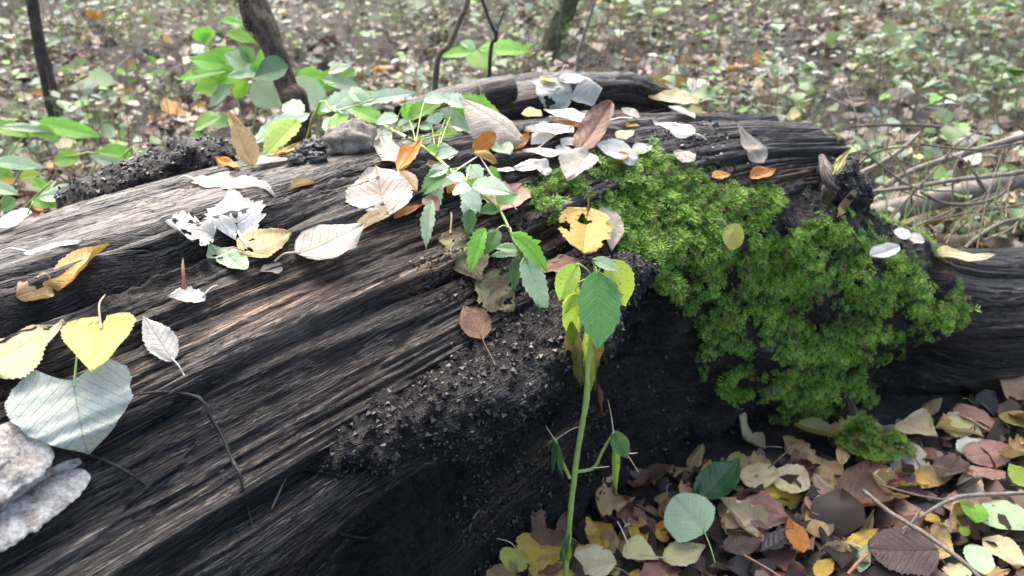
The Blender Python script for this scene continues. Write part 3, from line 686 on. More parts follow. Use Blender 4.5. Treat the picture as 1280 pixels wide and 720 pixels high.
F_((494, 267), (436, 310), 20, 'lance', 'cream', 'narrow curled cream leaf propped across the large beige leaf', lift=.012, roll=1.2, up=.1)
F_((352, 338), (324, 348), 16, 'ovate', 'greige', 'tiny beige leaf scrap left of the large beige leaf')
F_((393, 232), (361, 243), 15, 'ovate', 'tan', 'small brown curled leaf alone on the smooth upper grain', roll=1.3)
F_((318, 212), (292, 177), 32, 'ovate', 'tan', 'tan leaf standing up behind the blown-white leaf', lift=.03, up=.9, tilt=.2)
F_((316, 212), (364, 198), 24, 'ovate', 'white', 'white leaf lying beside the standing tan leaf', ser=.03)
F_((300, 214), (272, 207), 14, 'ovate', 'orange', 'small orange leaf tip at the end of the bark strip')
F_((338, 200), (376, 186), 12, 'ovate', 'yellow', 'narrow yellow leaf behind the white one near the sapling foot')
F_((331, 190), (306, 178), 10, 'lance', 'cream', 'thin cream leaf sliver at the tip of the bark strip', lift=.01)
F_((482, 269), (470, 219), 84, 'deltoid', 'greige', 'wide grey-beige leaf folded at its midrib under the nettle sprig', fold=.28, lobe=.1, ser=.05, lift=.012, ns=44, wav=.08)
F_((504, 210), (476, 186), 34, 'round', 'greige', 'pale squarish leaf below the round grey stone', lift=.008)
F_((498, 218), (527, 196), 26, 'ovate', 'orange', 'curled orange-brown leaf under the nettle stem', lift=.012, roll=.9)
F_((500, 216), (522, 243), 24, 'ovate', 'tan', 'tan leaf beneath the curled orange-brown leaf')
F_((538, 205), (548, 232), 20, 'ovate', 'tan', 'narrow tan leaf between the nettle leaves')
F_((656, 183), (586, 146), 52, 'ovate', 'greige', 'big curled pale brown leaf arching over the crest of the log', lift=.03, roll=-1.0, bend=-.4, up=.9, ser=.02, ns=46)
F_((640, 168), (600, 140), 22, 'ovate', 'cream', 'cream leaf behind the big curled pale brown leaf', lift=.01)
F_((590, 190), (616, 183), 22, 'round', 'orange', 'rounded bright orange leaf in front of the big curled leaf', lift=.012, up=.2)
F_((592, 196), (620, 208), 16, 'ovate', 'yellow', 'yellow leaf under the rounded bright orange leaf')
F_((636, 198), (606, 180), 28, 'round', 'mint', 'pale green leaf beside the rounded orange leaf', lift=.01, up=.3)
F_((642, 190), (660, 170), 14, 'ovate', 'orange', 'small orange leaf right of the big curled leaf')
F_((560, 246), (598, 226), 20, 'ovate', 'orange', 'orange-brown leaf below the hub of the nettle sprig')
F_((492, 276), (528, 264), 12, 'ovate', 'orange', 'orange sliver under the wide grey-beige leaf')
F_((600, 236), (640, 262), 34, 'ovate', 'cream', 'cream leaf hanging under the nettle sprig')
F_((652, 236), (612, 288), 50, 'ovate', 'pink', 'large dull mauve-brown leaf hanging at the edge of the moss', lift=.01, up=.2, ser=.02)
F_((676, 142), (652, 160), 22, 'ovate', 'ygreen', 'yellow-green crinkled leaf on the crest behind the white leaves', lift=.012, wav=.14)
F_((700, 112), (664, 104), 16, 'ovate', 'white', 'white leaf at the very top of the split ridge')
F_((698, 104), (732, 104), 16, 'ovate', 'white', 'white leaf with an upright stalk on top of the split ridge', stalk=(707, 80))
F_((694, 100), (690, 140), 46, 'round', 'sage', 'pale drooping leaf with a hole on the split ridge', lift=-.01, holes=((.75, .35, .12),), ns=50, nt=9, up=.1)
F_((690, 101), (678, 108), 20, 'round', 'ygreen', 'small yellow-green leaf on top of the pale drooping leaf', lift=.004)
F_((757, 158), (680, 148), 26, 'ovate', 'white', 'long white leaf on the crest above the brown curled leaf', ser=.04, stalk='auto')
F_((722, 160), (690, 160), 14, 'ovate', 'orange', 'orange leaf edge under the long white leaf')
F_((762, 142), (722, 146), 20, 'ovate', 'cream', 'cream leaf at the right end of the long white leaf')
F_((716, 162), (655, 174), 28, 'ovate', 'white', 'white leaf with a stalk pointing to the viewer left of the brown curled leaf', stalk=(668, 192))
F_((704, 194), (655, 200), 20, 'ovate', 'white', 'lower white leaf above the moss')
F_((680, 208), (642, 214), 16, 'ovate', 'white', 'small white leaf at the left end of the moss')
F_((722, 194), (762, 170), 36, 'round', 'brown', 'round dark brown curled leaf standing among white leaves', lift=.03, up=.9)
F_((742, 196), (718, 188), 18, 'ovate', 'tan', 'small tan leaf in front of the dark brown curled leaf')
F_((796, 200), (745, 188), 30, 'ovate', 'white', 'white leaf right of the dark brown curled leaf above the moss', rise=.016)
F_((736, 196), (710, 232), 44, 'ovate', 'greige', 'broad pale leaf spilling down onto the moss', rise=.028, lift=.004)
F_((700, 184), (712, 206), 22, 'ovate', 'white', 'white leaf half under the broad pale leaf')
F_((784, 196), (770, 206), 14, 'ovate', 'tan', 'small ochre leaf on the upper rim of the moss', rise=.022)
F_((873, 133), (812, 126), 18, 'ovate', 'cream', 'curled cream leaf with a long straight stalk on the crest', roll=.8, lift=.006, stalk=(896, 126))
F_((868, 152), (836, 138), 16, 'ovate', 'white', 'white fragment below the curled long-stalked leaf')
F_((866, 172), (816, 152), 26, 'deltoid', 'white', 'white pointed leaf with a fine stalk on the bare right-hand wood', stalk=(882, 178), ser=.03)
F_((783, 162), (799, 160), 8, 'ovate', 'yellow', 'tiny yellow leaf alone on the bare crest')
F_((952, 208), (918, 166), 26, 'deltoid', 'greige', 'mauve-grey leaf near the broken end of the log', lift=.008)
F_((868, 204), (843, 191), 18, 'ovate', 'greige', 'torn grey scrap on the upper rim of the moss', rise=.016)
F_((889, 225), (912, 222), 12, 'ovate', 'orange', 'small orange leaf on the rim of the moss', rise=.022)
F_((936, 226), (966, 226), 20, 'ovate', 'orange', 'orange and brown curled leaf beside the black rotten boss', lift=.01, roll=.7)
F_((942, 222), (960, 214), 12, 'ovate', 'pink', 'small pinkish leaf behind the orange and brown curled leaf')
F_((1038, 222), (1049, 204), 13, 'ovate', 'ygreen', 'bright yellow leaf stuck to the torn bark flap', lift=.004, up=.1)
F_((1054, 256), (1045, 272), 13, 'ovate', 'tan', 'small tan leaf with a stalk below the black rotten boss', stalk=(1068, 243), up=.1)
F_((907, 285), (920, 314), 30, 'round', 'ygreen', 'oval yellow-green leaf resting on the front of the moss', rise=.034, stalk=(893, 277), up=.0, lift=.004, drp=True, ser=.02, wav=.02)
F_((1086, 322), (1118, 314), 20, 'round', 'white', 'white rounded leaf on the moss of the forked limb', rise=.032, up=.5)
F_((1136, 298), (1116, 292), 13, 'round', 'white', 'small white leaf behind the moss, left one of a pair', rise=.02)
F_((1134, 300), (1154, 303), 13, 'round', 'white', 'small white leaf behind the moss, right one of a pair', rise=.02)
F_((1166, 320), (1232, 332), 24, 'ovate', 'cream', 'pale cream leaf lying on the bare forked limb beyond the moss', ser=.03)
F_((561, 292), (600, 358), 62, 'ovate', 'mottle', 'mottled brown and green leaf stuck to the front of the log', up=.0, holes=((.3, -.6, .09),), stalk=(564, 270), ns=50, nt=9, nib=.35)
F_((594, 352), (640, 392), 52, 'ovate', 'mottle', 'yellow-edged brown leaf with a hole hanging under the mottled leaf', up=.0, holes=((.8, -.3, .08),), ns=50, nt=9, nib=.3)
F_((604, 428), (580, 388), 40, 'ovate', 'brown', 'thin dark brown leaf with a pale stalk on the black mould', up=.0, stalk=(620, 460))
F_((734, 270), (728, 324), 66, 'round', 'yellow', 'yellow leaf with holes and a brown stalk leaning on the moss', rise=.042, drp=False, up=.0, holes=((.22, .15, .10), (.5, .75, .10)), stalk=(733, 248), ns=50, nt=9, lift=.006, lobe=.1, nib=.25)
F_((752, 262), (764, 312), 32, 'ovate', 'greige', 'grey dried leaf curling round the yellow leaf', rise=.036, drp=False, up=.0, roll=.8)
F_((722, 330), (676, 344), 30, 'ovate', 'pink', 'pale brown leaf behind the top of the seedling', up=.1)

for (B, T, w, sh, cl, lb) in (
    ((688, 168), (664, 182), 20, 'ovate', 'white', 'small white leaf wedged below the yellow-green crinkled leaf'),
    ((726, 176), (702, 186), 22, 'ovate', 'white', 'white leaf tucked under the round dark brown leaf'),
    ((770, 176), (792, 168), 16, 'ovate', 'cream', 'small cream leaf on the bare crest beyond the brown leaf'),
    ((640, 214), (612, 222), 22, 'ovate', 'greige', 'beige leaf under the hub of the nettle sprig'),
    ((560, 158), (586, 168), 18, 'ovate', 'white', 'white leaf in the gap behind the nettle stem'),
    ((688, 222), (668, 206), 18, 'ovate', 'white', 'white leaf at the upper left rim of the moss'),
    ((742, 136), (712, 130), 16, 'ovate', 'white', 'white leaf in the dark crack below the split ridge'),
    ((800, 150), (776, 142), 14, 'ovate', 'greige', 'beige leaf in the crack near the end of the split ridge'),
    ((812, 186), (790, 196), 18, 'ovate', 'white', 'white leaf on the bare wood just behind the moss'),
    ((530, 252), (548, 270), 20, 'ovate', 'pink', 'dull pinkish leaf below the wide grey-beige leaf')):
    F_(B, T, w, sh, cl, lb, rise=.006)
# ------------------------------------------------------------------ small things on the log
def bark_mat(name, c1, c2, c3, scale=30, rough=.7):
    m, nt, b, out = newmat(name)
    pos = nt.nodes.new('ShaderNodeTexCoord').outputs['Object']
    n1 = noise(nt, pos, scale, 5, .65); n2 = noise(nt, pos, scale*5, 4, .7)
    c = ramp(nt, math_n(nt, 'ADD', math_n(nt, 'MULTIPLY', n1, .6), math_n(nt, 'MULTIPLY', n2, .4)), [(.36, c1), (.5, c2), (.64, c3)])
    nt.links.new(c, b.inputs['Base Color']); b.inputs['Roughness'].default_value = rough; bump(nt, b, n2, .6, .002)
    return m
MAT_TWIG_BLACK = bark_mat('twig_black', (.010, .009, .009), (.02, .017, .016), (.05, .04, .035), 120, .4)
MAT_TWIG_GREY = bark_mat('twig_grey', (.10, .08, .062), (.18, .145, .115), (.30, .255, .21), 60)
MAT_TWIG_BROWN = bark_mat('twig_brown', (.06, .04, .028), (.12, .085, .06), (.22, .16, .12), 80)
MAT_FUNGUS = bark_mat('bracket_fungus', (.11, .085, .075), (.40, .35, .29), (.68, .65, .58), 75, .8)
MAT_STONE = bark_mat('stone', (.08, .065, .05), (.20, .165, .125), (.36, .31, .25), 50, .75)
MAT_CLOD = bark_mat('soil_clod', (.012, .012, .012), (.028, .026, .024), (.07, .065, .06), 60, .55)

def tube_obj(name, pts, r, mat, parent=None, n=7, sub=5, seed=1, rough=.25):
    pts = np.asarray(pts, float); base = pts[0]
    V, F, uv = tube_geo(pts-(base if parent is None else 0), r, n, sub, True, seed, rough)
    o = ob(name, mesh_np(name, V, F, uv=uv, mat=mat))
    if parent is None: o.location = base
    else: child(o, parent)
    return o
def on(px, py, up=.003):
    p, n = hit(px, py, BVH_LOG); return p+np.array([0, 0, up])
# wiry black twig arching over the front grain
o = tube_obj('twig', [on(176, 497, .003), on(196, 499, .006), on(222, 503, .009), on(246, 509, .010), on(258, 518, .010), on(266, 534, .010), on(281, 559, .009), on(292, 584, .008), on(302, 603, .007), on(306, 626, .006), on(312, 646, .005), on(318, 668, .003)], [.0008, .0010, .0011, .0013, .0016, .0012, .0011, .0013, .0011, .0010, .0009, .0007], MAT_TWIG_BLACK, seed=3, rough=.6)
tag(o, 'wiry black twig bent over the front grain below the heart-shaped leaf', 'twig', 'twigs')
o = tube_obj('twig', [on(112, 572, .003), on(150, 592, .006), on(188, 612, .002)], [.0011, .0012, .0008], MAT_TWIG_BLACK, seed=4)
tag(o, 'short thin black twig poking from under the heart-shaped leaf', 'twig', 'twigs')
o = tube_obj('twig', [on(375, 702, .004), on(402, 688, .008), on(418, 676, .010), on(452, 678, .006), on(512, 676, .003)], [.0012, .0018, .0020, .0016, .0009], MAT_TWIG_BLACK, seed=5)
tag(o, 'crooked dark root strand low on the front of the log', 'twig', 'twigs')
o = tube_obj('twig', [on(402, 688, .008), on(410, 660, .012), on(438, 656, .01), on(470, 660, .004)], [.0012, .0012, .0010, .0006], MAT_TWIG_BLACK, seed=6)
tag(o, 'fine curling rootlet above the crooked root strand', 'twig', 'twigs')
o = tube_obj('twig', [on(340, 640, .003), on(362, 600, .006), on(385, 580, .006), on(420, 556, .003)], [.0007, .0009, .0008, .0005], MAT_TWIG_BROWN, seed=7)
tag(o, 'thin brown fibre lying across the lower grain', 'twig', 'twigs')
o = tube_obj('twig', [on(231, 368, .001), on(232, 355, .010), on(233, 344, .016)], [.0018, .0014, .0006], PM['red'], seed=8)
tag(o, 'short red-brown splinter upright behind the small ragged white leaf', 'twig', 'twigs')
o = tube_obj('twig', [on(586, 668, .004), on(592, 652, .006), on(600, 640, .004)], [.0008, .001, .0006], MAT_TWIG_GREY, seed=9)
tag(o, 'tiny pale splinter in the black mould low on the log', 'twig', 'twigs')

# pale bracket fungus in the near corner: a stack of three overlapping shelves
pF, nF = hit(40, 600, BVH_LOG)
fung = empty('bracket_fungus', tuple(pF)); tag(fung, 'whitish layered bracket fungus on the log in the near left corner', 'fungus')
bpy.context.view_layer.update()
def shelf(pixA, pixB, thick, wid, seed, off):
    a = on(*pixA, 0); b = on(*pixB, 0); y = b-a; L = np.linalg.norm(y); y /= L
    n = smooth_normal((a+b)/2)*.6+np.array([.05, -.55, .55]); n = n-y*(n@y); n /= np.linalg.norm(n); x = np.cross(y, n)
    ns, nt_ = 70, 48
    s = np.linspace(0, 1, ns)[:, None]; th = np.linspace(0, 2*math.pi, nt_, endpoint=False)[None]
    w = np.sqrt(np.clip(1-((s-.45)/.56)**4, 0.0004, 1))
    cx = np.cos(th); sx = np.sin(th)
    e = lambda c, q: np.sign(c)*np.abs(c)**q
    wob_ = 1+.22*perlin(s*6, 0, seed=seed)+.1*perlin(s*22, 0, seed=seed+1)
    X_ = w*wob_*wid*e(cx, .9); Z_ = w*thick*e(sx, 1.15)*(1-.25*cx)
    P = a+off*n+(s*L)[..., None]*y+X_[..., None]*x+Z_[..., None]*n
    d = .0014*fbm(P[..., 0]*50, P[..., 1]*50, P[..., 2]*50, seed=seed, octv=3)+.0010*perlin(P[..., 0]*260, P[..., 1]*260, P[..., 2]*260, seed=seed+4)
    nn = cx[..., None]*x+sx[..., None]*n
    P = P+nn*d[..., None]*w[..., None]
    V = np.vstack([P.reshape(-1, 3), P[0].mean(0), P[-1].mean(0)]); k = ns*nt_; j = np.arange(nt_)
    F = [grid_faces(ns, nt_, True), np.stack([np.full(nt_, k), (j+1) % nt_, j], -1), np.stack([np.full(nt_, k+1), (ns-1)*nt_+j, (ns-1)*nt_+(j+1) % nt_], -1)]
    o = ob('fungus_shelf', mesh_np('fungus_shelf', V, F, mat=MAT_FUNGUS)); child(o, fung); return o
shelf((-70, 716), (110, 594), .0045, .015, 11, .003)
shelf((-70, 676), (98, 576), .0045, .016, 12, .0035)
shelf((-70, 640), (62, 560), .0045, .017, 13, .004)
shelf((-70, 600), (40, 540), .0055, .015, 14, .004)

# round grey stone and clods by the sapling foot
def pebble(name, px, py, r, mat, label, cat, seed, sq=(1, 1, .8), grp=None, k=.35, fr=6.0):
    p, n = hit(px, py)
    u = np.linspace(0, math.pi, 22)[:, None]; v = np.linspace(0, 2*math.pi, 30, endpoint=False)[None]
    D = np.stack([np.sin(u)*np.cos(v), np.sin(u)*np.sin(v), np.cos(u)*np.ones_like(v)], -1)
    rr = r*(1+k*fbm(D[..., 0]*fr*.25+seed, D[..., 1]*fr*.25, D[..., 2]*fr*.25, seed=seed, octv=4))
    P = D*rr[..., None]*np.array(sq)
    o = ob(name, mesh_np(name, P.reshape(-1, 3), grid_faces(22, 30, True), mat=mat), loc=tuple(p+np.array([0, 0, r*.55])))
    tag(o, label, cat, grp); return o
pebble('stone', 440, 190, .026, MAT_STONE, 'rounded beige stone on the crest below the green sprig', 'stone', 5, (1.2, .9, .75), None, .4, 6)
for i, (x, y, r, lb) in enumerate(((382, 196, .011, 'upper left black clod of the little heap by the stone'), (399, 192, .011, 'black clod touching the rounded stone'), (372, 206, .009, 'lowest left black clod of the little heap'), (397, 203, .009, 'smooth grey-black clod at the front of the little heap'), (388, 186, .009, 'topmost black clod of the little heap'))):
    pebble('soil_clod', x, y, r, MAT_CLOD, lb, 'clod', 30+i, (1.1, 1, .8), 'black clods by the stone', .5, 9)

# ------------------------------------------------------------------ leafy plants built leaf by leaf
def plant_leaf(parent, B, T, n, Wd, shape, colr, petiole_from=None, name='leaf', **kw):
    """a growing leaf as part of a plant; B, T world points"""
    _seed[0] += 1
    M, L = frame_from(np.asarray(B), np.asarray(T), np.asarray(n, float))
    p = dict(ser=.08, teeth=11, fold=.12, bend=0.0, roll=.2, wav=.04, seed=_seed[0], ns=30, nt=5); p.update(kw)
    bd = p['bend']
    V, F, uv = leaf_geo(L*1.05, Wd, shape, **p)
    o = ob(name, mesh_np(name, V, F, uv=uv, mat=LM[colr]), mw=Matrix(M.tolist())); bpy.context.view_layer.update()
    child(o, parent)
    if petiole_from is not None:
        a = np.asarray(petiole_from, float); b = np.asarray(B, float); inv = np.linalg.inv(M)
        pts = np.array([a, (a+b)/2+np.array([0, 0, .003]), b, b+(np.asarray(T)-b)*.12])
        pl = np.c_[pts, np.ones(4)]@inv.T
        Vt, Ft, _ = tube_geo(pl[:, :3], [.0009, .0008, .0008, .0004], 5, 3)
        q = ob('leaf_stalk', mesh_np('leaf_stalk', Vt, Ft, mat=PM['green'])); q.parent = o
    return o
MAT_STEM = plain_material('stem_green', (.30, .42, .09), (.42, .52, .15), 90, .45)
MAT_STEM_DRY = plain_material('stem_dry', (.24, .18, .10), (.36, .28, .17), 90, .6)

# the seedling in front of the log
def sp(px, py, y): return PY(px, py, y-.075)
sbase = sp(706, 722, .705); sbase[2] = ground_z(sbase[0], sbase[1])
seed_ = empty('seedling', tuple(sbase)); tag(seed_, 'tall wilting seedling with drooping green leaves standing in front of the log', 'plant')
bpy.context.view_layer.update()
spts = [sbase, sp(709, 690, .705), sp(714, 630, .708), sp(722, 565, .712), sp(733, 498, .716), sp(735, 462, .718), sp(742, 400, .722), sp(744, 350, .725), sp(744, 334, .726)]
tube_obj('stem', spts, [.0029, .0029, .0030, .0029, .0030, .0026, .0022, .0018, .0013], MAT_STEM, seed_, 9, 10, 2, .22)
top = spts[-2]
fwd = np.array([0, -1.0, .25])
def SL(b, t, w, colr, dyb=0.0, dyt=-.01, n=(0, -1, .25), shape='ovate', fr=None, **kw):
    B = sp(*b, .725+dyb); T = sp(*t, .725+dyt)
    plant_leaf(seed_, B, T, n, w/FPX*((B-CO)@CF), shape, colr, petiole_from=fr, **kw)
SL((746, 338), (748, 434), 56, 'green', -.012, -.045, (0.05, -1, .35), 'ovate', top, ser=.06, teeth=9, fold=.22, bend=-.15, wav=.05, ns=40, nt=7)
SL((722, 330), (697, 374), 30, 'lime', -.004, -.02, (-.5, -1, .3), 'ovate', top, ser=.05, bend=-.5, fold=.3)
SL((722, 368), (706, 392), 14, 'lime', .0, -.01, (-.3, -1, .1), 'lance', None, ser=.03)
SL((760, 326), (792, 384), 40, 'lime', -.004, -.02, (.45, -1, .4), 'ovate', top, ser=.05, bend=-.7, fold=.25, lift=None) if False else SL((758, 325), (793, 384), 40, 'lime', -.004, -.02, (.45, -1, .4), 'ovate', top, ser=.05, bend=-.7, fold=.25)
SL((742, 324), (774, 336), 16, 'mint', -.012, -.02, (.1, -1, .8), 'ovate', top, ser=.04, bend=-.2)
SL((720, 356), (716, 430), 30, 'lime', .004, .0, (-.3, -1, .1), 'ovate', top, ser=.05, bend=-.1, roll=.8, wav=.09)
SL((714, 400), (726, 482), 30, 'olive', .004, .004, (-.2, -1, .0), 'ovate', None, ser=.05, roll=1.2, wav=.12, nib=.3)
SL((732, 410), (734, 496), 22, 'lime', -.003, .0, (.1, -1, .0), 'ovate', None, ser=.05, roll=1.1, wav=.10)
SL((746, 412), (744, 486), 14, 'olive', .003, .004, (.4, -1, .0), 'lance', None, ser=.04, roll=1.4, wav=.12)
SL((748, 480), (752, 516), 8, 'brown', .002, .002, (.4, -1, .0), 'lance', None, ser=.04, roll=1.2, wav=.12)
# side shoots
for pts, leaves in (
    ([(712, 597, .708), (702, 575, .704), (696, 556, .702), (694, 549, .702)], [((696, 553), (703, 596), 10, 'green'), ((694, 550), (690, 592), 8, 'dark')]),
    ([(720, 590, .711), (742, 585, .708), (752, 566, .705), (766, 542, .703)], [((768, 538), (784, 572), 26, 'green'), ((769, 542), (770, 614), 13, 'lime')])):
    tube_obj('side_shoot', [sp(*q) for q in pts], [.0019, .0017, .0015, .0012], MAT_STEM, seed_, 7, 5, 4, .12)
    for b, t, w, cl in leaves: SL(b, t, w, cl, -.024, -.032, (.1, -1, .2), 'ovate', None, roll=.9, wav=.06, ser=.05)
for pts in ([(694, 550), (687, 540), (682, 532)], [(694, 550), (712, 538), (724, 533)], [(767, 541), (764, 520), (760, 500)], [(770, 545), (784, 568), (798, 590)], [(779, 566), (790, 567), (797, 566)], [(742, 585), (754, 584), (762, 583)]):
    tube_obj('tendril', [sp(x, y, .699) for x, y in pts], [.0007, .0006, .0004], PM['tan'], seed_, 5, 4, 3, .1)
SL((706, 672), (710, 702), 14, 'lime', -.03, -.034, (.1, -1, .2), 'ovate', None, roll=1.0, ser=.05)
SL((702, 700), (712, 668), 12, 'green', -.03, -.034, (-.3, -1, .2), 'ovate', None, roll=1.2, ser=.05)

# the nettle-like sprig trailing over the crest
p0, _ = hit(452, 160); p0 = p0+np.array([0, 0, .0])
nettle = empty('nettle_sprig', tuple(p0)); tag(nettle, 'trailing nettle sprig with toothed pale green leaves hanging over the crest', 'plant')
bpy.context.view_layer.update()
def npt(px, py, h):
    p, n = hit(px, py); d = ray(px, py); d = d/np.linalg.norm(d); return p-d*h
main = [npt(440, 150, .01), npt(462, 148, .05), npt(492, 163, .055), npt(520, 178, .05), npt(545, 196, .045), npt(562, 212, .045), npt(582, 232, .05), npt(606, 246, .055), npt(624, 262, .05), npt(636, 285, .05), npt(644, 305, .05), npt(652, 316, .05)]
tube_obj('stem', main, np.linspace(.0021, .0012, len(main)), MAT_STEM, nettle, 7, 5, 3, .1)
def NL(b, t, w, colr='mint', h=.05, ht=None, fr=None, n=(0, -.45, 1), **kw):
    B = npt(*b, h); T = CO+ray(*t)*(((B-CO)@CF)-(.012 if ht is None else ht))
    k = dict(ser=.16, teeth=9, fold=.14, bend=-.35, wav=.05); k.update(kw)
    plant_leaf(nettle, B, T, n, w/FPX*((B-CO)@CF)*1.15, 'ovate', 'mint_lit' if colr == 'mint' and b[1] < 245 else colr, petiole_from=fr, **k)  # upper pale green leaves get the whitened copy, strong light painted in
m_ = main
NL((490, 166), (446, 196), 26, 'mint', .05, .01, m_[2], ser=.2)
NL((500, 164), (520, 146), 22, 'mint', .055, -.01, m_[2])
NL((512, 150), (552, 120), 24, 'bright', .05, -.01, m_[3])
NL((530, 128), (562, 118), 22, 'mint', .05, -.01, m_[3])
NL((552, 122), (590, 130), 24, 'mint', .05, .0, None)
NL((575, 122), (630, 133), 20, 'bright', .05, .0, None, bend=-.6)
NL((566, 128), (582, 142), 16, 'bright', .045, .01, None)
NL((540, 160), (522, 152), 20, 'mint', .05, .0, m_[4])
NL((556, 150), (590, 152), 22, 'bright', .05, .0, m_[4])
NL((566, 140), (594, 165), 22, 'mint', .05, .01, m_[4])
NL((545, 196), (572, 186), 24, 'mint', .05, -.005, m_[4])
NL((548, 190), (532, 182), 14, 'bright', .05, .0, m_[4])
NL((560, 210), (535, 218), 18, 'mint', .05, .008, m_[5])
NL((556, 214), (526, 240), 24, 'green', .05, .012, m_[5])
NL((575, 216), (546, 230), 22, 'mint', .05, .008, m_[6], ser=.12)
NL((582, 226), (560, 218), 16, 'mint', .05, .0, m_[6])
NL((588, 206), (600, 226), 20, 'mint', .055, .01, m_[6])
NL((590, 232), (640, 236), 30, 'mint', .055, .0, m_[6], ser=.1, fold=.08)
NL((580, 236), (600, 262), 22, 'mint', .055, .01, m_[6])
NL((552, 228), (524, 282), 26, 'mint', .05, .015, None, n=(-.3, -.6, .6))
NL((540, 250), (528, 306), 18, 'mint', .045, .012, None, n=(-.4, -.8, .4))
NL((584, 240), (588, 280), 18, 'mint', .05, .012, m_[7], n=(0, -1, .4))
NL((588, 262), (586, 290), 16, 'green', .045, .01, None, n=(0, -1, .4))
NL((624, 262), (600, 262), 18, 'green', .05, .005, m_[8], ser=.04)
NL((622, 256), (646, 240), 22, 'green', .05, -.004, m_[8], ser=.04)
NL((622, 286), (606, 316), 20, 'green', .05, .01, m_[9], n=(-.2, -1, .4))
NL((606, 285), (584, 336), 22, 'bright', .05, .012, None, n=(-.6, -1, .3))
NL((640, 292), (694, 330), 22, 'bright', .055, .012, m_[9], n=(.4, -.7, .7), bend=-.9)
NL((650, 312), (616, 306), 14, 'mint', .05, .004, m_[10])
NL((648, 318), (614, 316), 12, 'mint', .05, .004, m_[10])
NL((656, 320), (684, 388), 26, 'mint', .055, .015, m_[11], n=(.1, -1, .35), ser=.12)
NL((650, 318), (640, 360), 16, 'green', .05, .012, m_[11], n=(-.3, -1, .3))
NL((662, 306), (676, 300), 9, 'bright', .055, .0, m_[10])
nr = np.random.default_rng(19)
for (x, y) in ((470, 128), (488, 118), (455, 140), (505, 130), (520, 120), (478, 150), (498, 146), (540, 142), (560, 134), (440, 122), (426, 132), (536, 170), (552, 178), (572, 168), (600, 140), (608, 212), (612, 236), (566, 240)):
    an = nr.uniform(-.6, 3.6); r_ = nr.uniform(20, 38)
    NL((x, y), (x+math.cos(an)*r_, y+math.sin(an)*r_*.6), nr.uniform(14, 22), nr.choice(['mint', 'mint', 'bright', 'mint_lit']), .045+.02*nr.random(), nr.uniform(-.01, .012), min(main, key=lambda q: np.linalg.norm(q-npt(x, y, .045))))
for pts in ([(600, 196, .055), (634, 248, .058), (646, 262, .05)], [(596, 196, .05), (575, 210, .05), (556, 224, .05)]):
    tube_obj('tendril', [npt(*q) for q in pts], [.0007, .0009, .0006], PM['white'], nettle, 5, 4, 3, .1)

# broad pale sprig at the foot of the sapling, reaching over the log
def broad_plant(base, label, stems, leaves, name='leafy_plant', y0=1.35, group=None, nrm=(0, -.8, 1), stem_r=.0022, stem_mat=None, **kw):
    """base: world point; stems: lists of (px,py,y); leaves: (B,T,w,col,y,ytip)"""
    e = empty(name, tuple(base)); tag(e, label, 'plant', group); bpy.context.view_layer.update()
    for k, st in enumerate(stems):
        pts = [np.asarray(base, float)]+[PY(*q) for q in st]
        tube_obj('stem', pts, np.linspace(stem_r, stem_r*.5, len(pts)), stem_mat or MAT_STEM, e, 6, 4, 3+k, .1)
    for q in leaves:
        b, t, w, cl, y = q[:5]; yt = q[5] if len(q) > 5 else y-.01
        B = PY(*b, y); T = PY(*t, yt)
        k2 = dict(ser=.03, teeth=12, bend=-.3, fold=.10, ns=20, nt=4); k2.update(kw)
        n = np.array(nrm, float)+rng.normal(0, .15, 3)
        plant_leaf(e, B, T, n, w/FPX*((B-CO)@CF)*1.3, 'ovate', cl, **k2)
    return e
def gpt(px, py): p = PZ(px, py, 0); p[2] = ground_z(p[0], p[1]); return p
def gxy(x, y): return np.array([x, y, float(ground_z(x, y))])
g = gxy(-.46, 1.34)
broad_plant(g, 'bright green toothed sprig leaning over the log at the sapling foot', [[(390, 150, 1.2), (420, 140, 1.15), (470, 124, 1.1)], [(360, 165, 1.2), (330, 180, 1.12)]],
  [((386, 142), (312, 172), 22, 'mint_lit', 1.2, 1.1), ((372, 150), (330, 186), 30, 'lime', 1.15, 1.08), ((400, 138), (452, 112), 20, 'mint_lit', 1.2, 1.2), ((420, 136), (470, 122), 22, 'mint_lit', 1.15, 1.13), ((436, 130), (500, 108), 16, 'bright', 1.15, 1.15),
   ((440, 136), (480, 148), 20, 'bright', 1.12, 1.08), ((404, 150), (440, 168), 22, 'mint', 1.15, 1.08), ((430, 140), (412, 165), 18, 'bright', 1.15, 1.08), ((460, 124), (516, 112), 16, 'mint_lit', 1.12, 1.1), ((396, 142), (420, 120), 18, 'bright', 1.2, 1.22), ((380, 140), (350, 125), 20, 'mint_lit', 1.2, 1.25), ((452, 128), (440, 106), 16, 'mint', 1.14, 1.16)], ser=.14)
